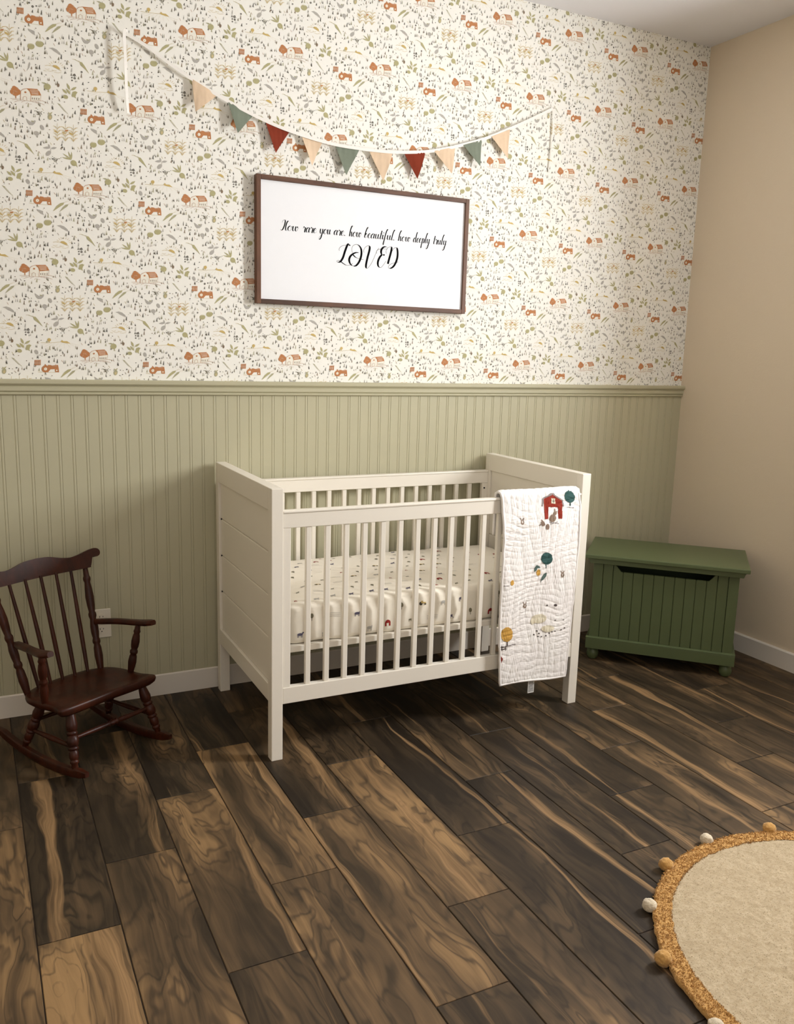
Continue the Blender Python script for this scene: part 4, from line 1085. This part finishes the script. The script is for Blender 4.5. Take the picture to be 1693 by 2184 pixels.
ribbon('tape_tail', [(1.699, -0.010, 2.727), (1.703, -0.012, 2.65), (1.702, -0.010, 2.57), (1.699, -0.009, 2.50), (1.695, -0.008, 2.43)], 0.0085, M['ribbon'], 8, 1.1)
for x, z in ((-0.322, 2.709), (1.698, 2.726)):
    bm = bmesh.new(); bmesh.ops.create_cone(bm, cap_ends=True, segments=10, radius1=0.003, radius2=0.003, depth=0.026, matrix=Matrix.Translation(Vector((x, -0.0155, z)) - bo) @ Matrix.Rotation(math.pi / 2, 4, 'X'))
    finish('wall_pin', bm, M['ribbon'], bun)
FLAGS = [((-.073, 2.583), (.031, 2.537), (-.062, 2.459), 'fl_beige'), ((.072, 2.520), (.181, 2.482), (.107, 2.398), 'fl_green'), ((.229, 2.469), (.340, 2.440), (.273, 2.343), 'fl_rust'),
         ((.391, 2.431), (.488, 2.417), (.438, 2.312), 'fl_beige'), ((.547, 2.412), (.664, 2.410), (.598, 2.291), 'fl_green'), ((.708, 2.410), (.826, 2.414), (.785, 2.289), 'fl_beige'),
         ((.882, 2.421), (.993, 2.437), (.951, 2.314), 'fl_rust'), ((1.036, 2.446), (1.150, 2.478), (1.123, 2.355), 'fl_beige'), ((1.190, 2.491), (1.294, 2.528), (1.280, 2.406), 'fl_green'), ((1.343, 2.548), (1.446, 2.594), (1.433, 2.458), 'fl_beige')]
for fi, (A, B, Cp, mt) in enumerate(FLAGS):
    nn = 16; bm = bmesh.new(); vs = {}
    fold_c = (Vector((A[0], 0, A[1])) + Vector((B[0], 0, B[1])) + Vector((Cp[0], 0, Cp[1]))) / 3
    for lay in (0, 1):
        for i in range(nn + 1):
            for j in range(nn + 1 - i):
                u, v = i / nn, j / nn
                x = A[0] * (1 - u - v) + B[0] * v + Cp[0] * u; z = A[1] * (1 - u - v) + B[1] * v + Cp[1] * u
                y = -0.022 - 0.007 * math.sin(3.2 * v + fi) * (0.25 + u) - 0.010 * u * (1 + .6 * math.sin(fi * 2.1)) - 0.0022 * mnoise.noise(Vector((x * 90, z * 14, fi))) + 0.0008 * lay
                vs[lay, i, j] = bm.verts.new(Vector((x, y, z)) - bo)
    for lay in (0, 1):
        for i in range(nn):
            for j in range(nn - i):
                f = [vs[lay, i, j], vs[lay, i + 1, j], vs[lay, i, j + 1]]; bm.faces.new(f if lay else f[::-1])
                if j < nn - i - 1:
                    f = [vs[lay, i + 1, j], vs[lay, i + 1, j + 1], vs[lay, i, j + 1]]; bm.faces.new(f if lay else f[::-1])
    rim = [(0, j) for j in range(nn)] + [(i, nn - i) for i in range(nn)] + [(i, 0) for i in range(nn, 0, -1)]
    for k in range(len(rim)):
        a, b = rim[k], rim[(k + 1) % len(rim)]
        try: bm.faces.new((vs[0, a[0], a[1]], vs[0, b[0], b[1]], vs[1, b[0], b[1]], vs[1, a[0], a[1]]))
        except ValueError: pass
    bmesh.ops.recalc_face_normals(bm, faces=bm.faces)
    fo = finish('pennant', bm, M[mt], bun, smooth=1.0)
    fo['label'] = {'fl_beige': 'beige gauze pennant', 'fl_green': 'sage green gauze pennant', 'fl_rust': 'rust red gauze pennant'}[mt]

# ------------------------------------------------------------------ electrical outlet
ol = empty('wall_outlet', (-0.493, -0.0102, 0.362)); tag(ol, 'cream duplex wall outlet on the beadboard behind the rocking chair', 'outlet')
box('cover_plate', -0.0395, 0.0395, -0.0065, -0.0005, -0.0635, 0.0635, M['plastic'], ol, 0.003)
for zc in (-0.027, 0.027):
    bm = bmesh.new()
    prism(bm, [(0.0175 * math.cos(t) * (1 if abs(math.cos(t)) < .92 else .95), zc + 0.0150 * math.sin(t)) for t in (2 * math.pi * q / 20 for q in range(20))], 'y', -0.0085, -0.006)
    rc = finish('receptacle', bm, M['plastic'], ol)
    for x, h in ((-0.0065, .0045), (0.0065, .0035)):
        box('slot', x - .0012, x + .0012, -0.0088, -0.0082, zc + .002 - h + .003, zc + .002 + h + .001, M['black'], rc)
    box('slot', -0.0022, 0.0022, -0.0088, -0.0082, zc - .0095, zc - .0052, M['black'], rc, 0.0008)
bm = bmesh.new(); bmesh.ops.create_cone(bm, cap_ends=True, segments=10, radius1=0.003, radius2=0.003, depth=0.002, matrix=Matrix.Translation((0, -0.007, 0)) @ Matrix.Rotation(math.pi / 2, 4, 'X'))
finish('screw', bm, M['plastic'], ol)

# ------------------------------------------------------------------ green toy chest
ch = empty('toy_chest', (2.085, -0.626, 0), -0.791); tag(ch, 'green painted wooden toy chest with beadboard front angled across the corner', 'chest')
G = M['chestg']; hw, dp = 0.345, 0.385
ZP0, ZP1, ZB, ZL = 0.064, 0.127, 0.533, 0.562
box('lid', -hw - .042, hw + .042, -.042, .421, ZL - .020, ZL, G, ch, 0.003)
bm = bmesh.new(); prism(bm, [(-hw - .028, ZL - .0205), (hw + .028, ZL - .0205), (hw + .022, ZL - .030), (hw + .016, ZL - .046), (-hw - .016, ZL - .046), (-hw - .022, ZL - .030)], 'y', -.026, -.002)
finish('lid_moulding', bm, G, ch, 0.002)
for sx_ in (-1, 1):
    a, b = sorted((sx_ * (hw + .002), sx_ * (hw + .022)))
    box('lid_moulding', a, b, -.002, .40, ZL - .044, ZL - .0205, G, ch, 0.002)
# plinth frame
box('plinth', -hw - .014, hw + .014, -.014, .004, ZP0, ZP1 - .008, G, ch, 0.002)
bm = bmesh.new(); prism(bm, [(-.014, ZP1 - .0085), (-.0145, ZP1 - .005), (-.004, ZP1), (.001, ZP1), (.001, ZP1 - .0085)], 'x', -hw - .014, hw + .014); finish('plinth_moulding', bm, G, ch)
for sx_ in (-1, 1):
    a, b = sorted((sx_ * hw, sx_ * (hw + .014))); box('plinth', a, b, .0045, dp, ZP0, ZP1 - .002, G, ch, 0.002)
# sides, back, bottom
for sx_ in (-1, 1):
    a, b = sorted((sx_ * (hw - .018), sx_ * hw)); box('side_panel', a, b, .0005, dp, ZP0 + .001, ZL - .0205, G, ch)
box('back_panel', -hw + .0185, hw - .0185, dp - .015, dp, ZP0 + .001, ZL - .0205, G, ch)
box('bottom_panel', -hw + .0185, hw - .0185, .018, dp - .0155, ZP0 + .002, ZP0 + .018, G, ch)
# front: two stiles and twelve beadboards, notched for the hand opening
ZN = 0.514
def cut(s):                                       # top edge of the front at s
    if s < -0.238 or s > 0.238: return ZN
    if s < -0.208: return ZN - 0.036 * (s + 0.238) / 0.03
    if s > 0.208: return ZN - 0.036 * (0.238 - s) / 0.03
    return ZN - 0.036
edges = [-hw + .048 + (2 * hw - .096) * i / 12 for i in range(13)]
for a, b in ((-hw, -hw + .0475), (hw - .0475, hw)):
    box('stile', a, b, -.001, .017, ZP1 - .03, ZN, G, ch, 0.0012)
for a, b in zip(edges[:-1], edges[1:]):
    bm = bmesh.new(); ss = [a + .0012] + [t for t in (-0.238, -0.208, 0.208, 0.238) if a + .0012 < t < b - .0012] + [b - .0012]
    prism(bm, [(a + .0012, ZP1 - .03), (b - .0012, ZP1 - .03)] + [(t, cut(t)) for t in ss[::-1]], 'y', .002, .016)
    finish('beadboard', bm, G, ch, 0.0016, 1)
box('front_lining', -hw + .0485, hw - .0485, .0085, .0175, ZP1 - .03, ZN - .040, G, ch)
# bun feet
for sx_ in (-1, 1):
    for yy in (.03, dp - .035):
        bm = bmesh.new(); turned(bm, (sx_ * (hw - .022), yy, 0), (sx_ * (hw - .022), yy, ZP0 + .0015), [(0, .012), (.03, .020), (.2, .028), (.45, .031), (.7, .028), (.85, .021), (.9, .019), (1, .019)], 18)
        finish('bun_foot', bm, G, ch, smooth=0.7)

# ------------------------------------------------------------------ child's rocking chair
CYAW = 0.518
rc_x = -0.497 - math.sin(CYAW) * 0.2; rc_y = -0.607 + math.cos(CYAW) * 0.2
rk = empty('rocking_chair', (rc_x, rc_y, 0), CYAW); tag(rk, 'small dark cherry spindle-back rocking chair standing in front of the wall outlet', 'chair')
CW = M['cherry']
def L3(s, d, z): return Vector((s, d - 0.2, z))
def sz(d): return 0.270 - 0.075 * d
# seat
half = [(0, .070), (.08, .066), (.15, .064), (.195, .066), (.214, .078), (.209, .104), (.199, .145), (.203, .21), (.201, .28), (.182, .335), (.13, .372), (.07, .388), (0, .392)]
cv = crom(half, 4); outl = [(p[0], p[1]) for p in cv] + [(-p[0], p[1]) for p in cv[-2:0:-1]]
bm = bmesh.new(); no = len(outl); cd_ = 0.22
rings = []
for (scl, dz) in ((0.80, -.036), (0.93, -.034), (0.985, -.024), (1.0, -.012), (0.992, -.003), (0.97, 0.0), (0.86, -.001), (0.70, -.006), (0.45, -.010), (0.2, -.010)):
    rings.append([bm.verts.new(L3(s * scl, cd_ + (d - cd_) * scl, sz(cd_ + (d - cd_) * scl) + dz)) for s, d in outl])
for a, b in zip(rings[:-1], rings[1:]):
    for k in range(no): bm.faces.new((a[k], a[(k + 1) % no], b[(k + 1) % no], b[k]))
bm.faces.new(rings[0][::-1]); bm.faces.new(rings[-1]); bmesh.ops.recalc_face_normals(bm, faces=bm.faces)
finish('seat', bm, CW, rk, smooth=1.2)
LEG = [(0, .0125), (.10, .0165), (.22, .0205), (.30, .019), (.33, .0145), (.35, .0185), (.38, .0185), (.40, .0145), (.42, .019), (.50, .0215), (.57, .019), (.59, .0145), (.61, .0185), (.64, .0185), (.66, .0135), (.69, .0165), (.78, .0165), (.82, .0125), (.84, .0155), (.87, .0155), (.89, .0115), (1, .0105)]
FB = {}
for sx_ in (-1, 1):
    a = L3(sx_ * .158, .097, sz(.097) - .030); b = L3(sx_ * .189, .040, .036)
    bm = bmesh.new(); turned(bm, a, b, LEG); finish('leg', bm, CW, rk, smooth=1.0); FB[sx_, 'f'] = (a, b)
    a = L3(sx_ * .150, .277, sz(.277) - .030); b = L3(sx_ * .189, .345, .036)
    bm = bmesh.new(); turned(bm, a, b, LEG); finish('leg', bm, CW, rk, smooth=1.0); FB[sx_, 'r'] = (a, b)
    # rocker: a curved runner
    bm = bmesh.new(); R_ = 1.05; dc = .20; rr_ = []
    for i in range(41):
        d = -0.028 + 0.538 * i / 40
        zb = R_ - math.sqrt(R_ * R_ - (d - dc) ** 2)
        e = min(i, 40 - i) / 3.0; hgt = 0.034 * min(1, .55 + .45 * min(1, e)); lift = 0.010 * max(0, 1 - e) * 0.6
        wv = 0.0115 * min(1, .7 + .3 * e)
        rr_.append([bm.verts.new(L3(sx_ * .189 + px * wv, d, zb + lift + pz * hgt)) for px, pz in ((-1, .15), (-.7, 0), (.7, 0), (1, .15), (1, .85), (.7, 1), (-.7, 1), (-1, .85))])
    for p, q in zip(rr_[:-1], rr_[1:]):
        for k in range(8): bm.faces.new((p[k], p[(k + 1) % 8], q[(k + 1) % 8], q[k]))
    bm.faces.new(rr_[0]); bm.faces.new(rr_[-1][::-1]); bmesh.ops.recalc_face_normals(bm, faces=bm.faces)
    finish('rocker', bm, CW, rk, smooth=0.6)
STR = [(0, .0065), (.15, .008), (.30, .0095), (.40, .0095), (.43, .007), (.45, .0115), (.47, .0075), (.50, .0125), (.53, .0075), (.55, .0115), (.57, .007), (.60, .0095), (.70, .0095), (.85, .008), (1, .0065)]
PLAIN = [(0, .006), (.2, .008), (.5, .0105), (.8, .008), (1, .006)]
def on(leg, t): a, b = FB[leg]; return a.lerp(b, t)
bm = bmesh.new(); turned(bm, on((-1, 'f'), .46), on((1, 'f'), .46), STR); finish('stretcher', bm, CW, rk, smooth=1.0)
bm = bmesh.new(); turned(bm, on((-1, 'r'), .40), on((1, 'r'), .40), PLAIN); finish('stretcher', bm, CW, rk, smooth=1.0)
for sx_ in (-1, 1):
    bm = bmesh.new(); turned(bm, on((sx_, 'f'), .60), on((sx_, 'r'), .60), PLAIN); finish('stretcher', bm, CW, rk, smooth=1.0)
# back posts, spindles, crest
POST = [(0, .011), (.06, .0135), (.14, .0165), (.22, .0150), (.25, .0115), (.27, .0155), (.29, .0155), (.31, .0125), (.36, .0155), (.42, .0160), (.46, .0135), (.49, .0120), (.52, .0155), (.54, .0155), (.56, .0120), (.62, .0150), (.70, .0170), (.78, .0145), (.84, .0115), (.865, .0150), (.885, .0150), (.905, .0115), (.95, .0105), (1, .009)]
def backpt(s_, t):                                # s_ in -1..1, t 0 at seat, 1 at crest
    d0 = .346 + .018 * (1 - s_ * s_); a = L3(s_ * .162, d0, sz(d0) - .012); b = L3(s_ * .201, .478, .636 + .004)
    return a.lerp(b, t)
for s_ in (-1, 1):
    bm = bmesh.new(); turned(bm, backpt(s_, 0), backpt(s_, 1.0), POST); finish('back_post', bm, CW, rk, smooth=1.0)
for i in range(5):
    s_ = -1 + 2 * (i + 1) / 6.0
    bm = bmesh.new(); turned(bm, backpt(s_, 0), backpt(s_, 1.0), [(0, .006), (.15, .0078), (.35, .0088), (.6, .0078), (1, .006)], 12); finish('spindle', bm, CW, rk, smooth=1.0)
# crest rail outline (s, height above its lower edge)
up = [(0, .072), (.05, .069), (.10, .057), (.14, .052), (.18, .058), (.215, .068), (.240, .074), (.258, .071), (.266, .060), (.262, .046), (.248, .040), (.235, .043), (.228, .034), (.222, .018), (.216, .006)]
lo = [(.216, .002), (.15, .0), (.07, .0), (0, .0)]
rt = [tuple(p) for p in crom(up, 3)] + lo
full = rt + [(-a, b) for a, b in rt[-2:0:-1]]
bm = bmesh.new(); lean = .33
def crest(a, b, off):
    bend = -.030 * (a / .26) ** 2 + .0
    base = L3(a, .478 + bend + .008, .630); return base + Vector((0, lean * b, b)) + Vector((0, 1, -lean)).normalized() * off
v0 = [bm.verts.new(crest(a, b, -.010)) for a, b in full]; v1 = [bm.verts.new(crest(a, b, .010)) for a, b in full]
bm.faces.new(v0); bm.faces.new(v1[::-1])
for k in range(len(full)): bm.faces.new((v0[k], v1[k], v1[(k + 1) % len(full)], v0[(k + 1) % len(full)]))
bmesh.ops.recalc_face_normals(bm, faces=bm.faces)
bmesh.ops.triangulate(bm, faces=[f for f in bm.faces if len(f.verts) > 4])
finish('crest_rail', bm, CW, rk, smooth=0.9)
# arms and their turned supports
ARMP = [(0, .0105), (.12, .0135), (.25, .0165), (.36, .0145), (.40, .0115), (.43, .0155), (.47, .0155), (.50, .0115), (.56, .0150), (.66, .0165), (.78, .0135), (.82, .0110), (.86, .0140), (.90, .0110), (1, .0095)]
for sx_ in (-1, 1):
    bm = bmesh.new(); turned(bm, L3(sx_ * .190, .200, sz(.2) - .01), L3(sx_ * .213, .172, .450), ARMP); finish('arm_post', bm, CW, rk, smooth=1.0)
    pts = [(sx_ * .172, .385, .428), (sx_ * .184, .345, .434), (sx_ * .199, .285, .443), (sx_ * .211, .225, .449), (sx_ * .220, .175, .454), (sx_ * .226, .130, .461), (sx_ * .225, .098, .468)]
    wd = [.011, .0165, .0165, .0150, .0190, .0245, .0130]
    P = crom(pts, 5); Wd = np.interp(np.linspace(0, 6, len(P)), range(7), wd)
    bm = bmesh.new(); rr_ = []
    for i, p in enumerate(P):
        d = Vector(P[min(i + 1, len(P) - 1)] - P[max(i - 1, 0)]).normalized(); sd = d.cross(Vector((0, 0, 1))).normalized(); upv = sd.cross(d)
        c = L3(*p); wv = float(Wd[i]); tk = .0105
        rr_.append([bm.verts.new(c + sd * wv * a + upv * tk * b) for a, b in ((-1, -.3), (-.75, -.85), (.75, -.85), (1, -.3), (1, .4), (.7, .95), (-.7, .95), (-1, .4))])
    for p, q in zip(rr_[:-1], rr_[1:]):
        for k in range(8): bm.faces.new((p[k], p[(k + 1) % 8], q[(k + 1) % 8], q[k]))
    bm.faces.new(rr_[0]); bm.faces.new(rr_[-1][::-1]); bmesh.ops.recalc_face_normals(bm, faces=bm.faces)
    finish('arm', bm, CW, rk, smooth=0.9)

# ------------------------------------------------------------------ round rug
RX, RY = 1.125, -2.5045
rug = empty('round_rug', (RX, RY, 0)); tag(rug, 'round cream cotton rug with a mustard border and pompom edge', 'rug')
def pile(nm, c0, c1, dk, scale):
    g = N(nm); tc = g.n('ShaderNodeTexCoord')
    a = g.noise(tc.outputs['Object'], scale, 4, 0.65); b = g.noise(tc.outputs['Object'], 7, 2); 
    c = g.ramp(a.outputs[0], [(0.22, dk), (0.42, c0), (0.72, c1)])
    m_ = g.noise(tc.outputs['Object'], 38, 3, 0.65); c = g.mix(g.ramp(m_.outputs[0], [(0.42, (0.42, 0.42, 0.42)), (0.60, (0, 0, 0))]), c, dk)
    c = g.mix(g.math('MULTIPLY', b.outputs[0], 0.35), c, c0)
    g.bump(a.outputs[0], 0.5, 0.004)
    return g.set(c, 0.95, 0.1, 0.2)
cream = pile('cream_cotton_pile', srgb(184, 165, 134), srgb(200, 184, 154), srgb(158, 138, 106), 120)
must = pile('mustard_cotton_pile', srgb(198, 152, 88), srgb(218, 176, 112), srgb(176, 130, 72), 200)
white = pile('white_pompom_wool', srgb(222, 208, 182), srgb(238, 228, 208), srgb(188, 168, 136), 220)
def rug_z(x, y): return 0.0155 + 0.0022 * mnoise.noise(Vector((x * 60, y * 60, 1))) + 0.0025 * mnoise.noise(Vector((x * 14, y * 14, 4)))
def rug_ring(nm, r0, r1, nr, na, mat, rim=False, bump_=0.0):
    V = []; Fq = []
    prof = [(r0 + (r1 - r0) * i / nr, None) for i in range(nr + 1)]
    if rim: prof += [(r1 + .004, .010), (r1 + .004, .004), (r1 + .001, .0005)]
    for (r, zf) in prof:
        for k in range(na):
            t = 2 * math.pi * k / na
            rr = r + (0.007 * mnoise.noise(Vector((math.cos(t) * 16, math.sin(t) * 16, 2))) + 0.003 * mnoise.noise(Vector((math.cos(t) * 60, math.sin(t) * 60, 2)))) * (1 if r > r0 + 1e-6 or r0 > 0.1 else 0) * (1 if (r == r0 or r > r1 - 0.02 or rim) else .3)
            x, y = rr * math.cos(t), rr * math.sin(t)
            z = rug_z(x, y) + bump_ * (1 + 1.2 * mnoise.noise(Vector((x * 110, y * 110, 9)))) if zf is None else zf
            V.append((x, y, z))
    n_ = len(prof)
    for i in range(n_ - 1):
        for k in range(na):
            a = i * na + k; b = i * na + (k + 1) % na; Fq.append((a, b, b + na, a + na))
    return mesh_from(nm, V, Fq, None, mat, rug, 3.3)
rug_ring('cream_centre', 0.0, 0.547, 90, 400, cream, bump_=0.0004)
rug_ring('mustard_border', 0.545, 0.590, 16, 700, must, True, bump_=0.0022)
def tufts(nm, r0, r1, count, hgt, mat, seed, wd):
    R = np.random.default_rng(seed); r = np.sqrt(R.uniform(r0 * r0, r1 * r1, count)); t = R.uniform(0, 2 * math.pi, count)
    x = r * np.cos(t); y = r * np.sin(t); a = R.uniform(0, 2 * math.pi, count); h = hgt * R.uniform(.5, 1.2, count); w = R.uniform(wd * .6, wd * 1.2, count); ln = R.uniform(.4, 1.3, count) * hgt
    z = np.array([rug_z(p, q) for p, q in zip(x, y)]) - .0005
    dx, dy = np.cos(a), np.sin(a)
    V = np.empty((count, 4, 3))
    V[:, 0] = np.c_[x - dy * w, y + dx * w, z]; V[:, 1] = np.c_[x + dy * w, y - dx * w, z]
    V[:, 2] = np.c_[x + dx * ln * .6 + dy * w * .8, y + dy * ln * .6 - dx * w * .8, z + h]; V[:, 3] = np.c_[x + dx * ln - dy * w * .5, y + dy * ln + dx * w * .5, z + h * .7]
    F_ = [(4 * i, 4 * i + 1, 4 * i + 2, 4 * i + 3) for i in range(count)]
    o = mesh_from(nm, V.reshape(-1, 3), F_, None, mat, rug); o['kind'] = 'stuff'; return o
tufts('cream_pile', 0.01, 0.548, 40000, 0.0019, cream, 1, .0010)
tufts('mustard_pile', 0.543, 0.594, 42000, 0.0048, must, 2, .0009)
def pompom(ang, mat, r):
    bm = bmesh.new(); bmesh.ops.create_icosphere(bm, subdivisions=4, radius=1.0)
    sd = ang * 3.1
    for v in bm.verts:
        c = v.co.copy(); k = r * (1 + .10 * mnoise.noise(c * 2.2 + Vector((sd, 0, 0))) + .09 * mnoise.noise(c * 9 + Vector((sd, 2, 0))) + .05 * mnoise.noise(c * 20 + Vector((sd, 2, 0))))
        v.co = Vector((c.x * k, c.y * k, c.z * k * .92))
    o = finish('pompom', bm, mat, rug, smooth=3.3)
    o.location = (0.604 * math.cos(math.radians(ang)), 0.604 * math.sin(math.radians(ang)), r * .93)
    o['label'] = 'white wool pompom' if mat is white else 'mustard wool pompom'
angs = [69.0, 92.3, 114.1, 135.5, 156.4, 178.4, 200.5, 222.5, 245, 267, 289, 311.5, 334, 356.5, 379, 403]
for i, a in enumerate(angs): pompom(a, must if i % 2 == 0 else white, 0.0215 if i % 2 == 0 else 0.0200)
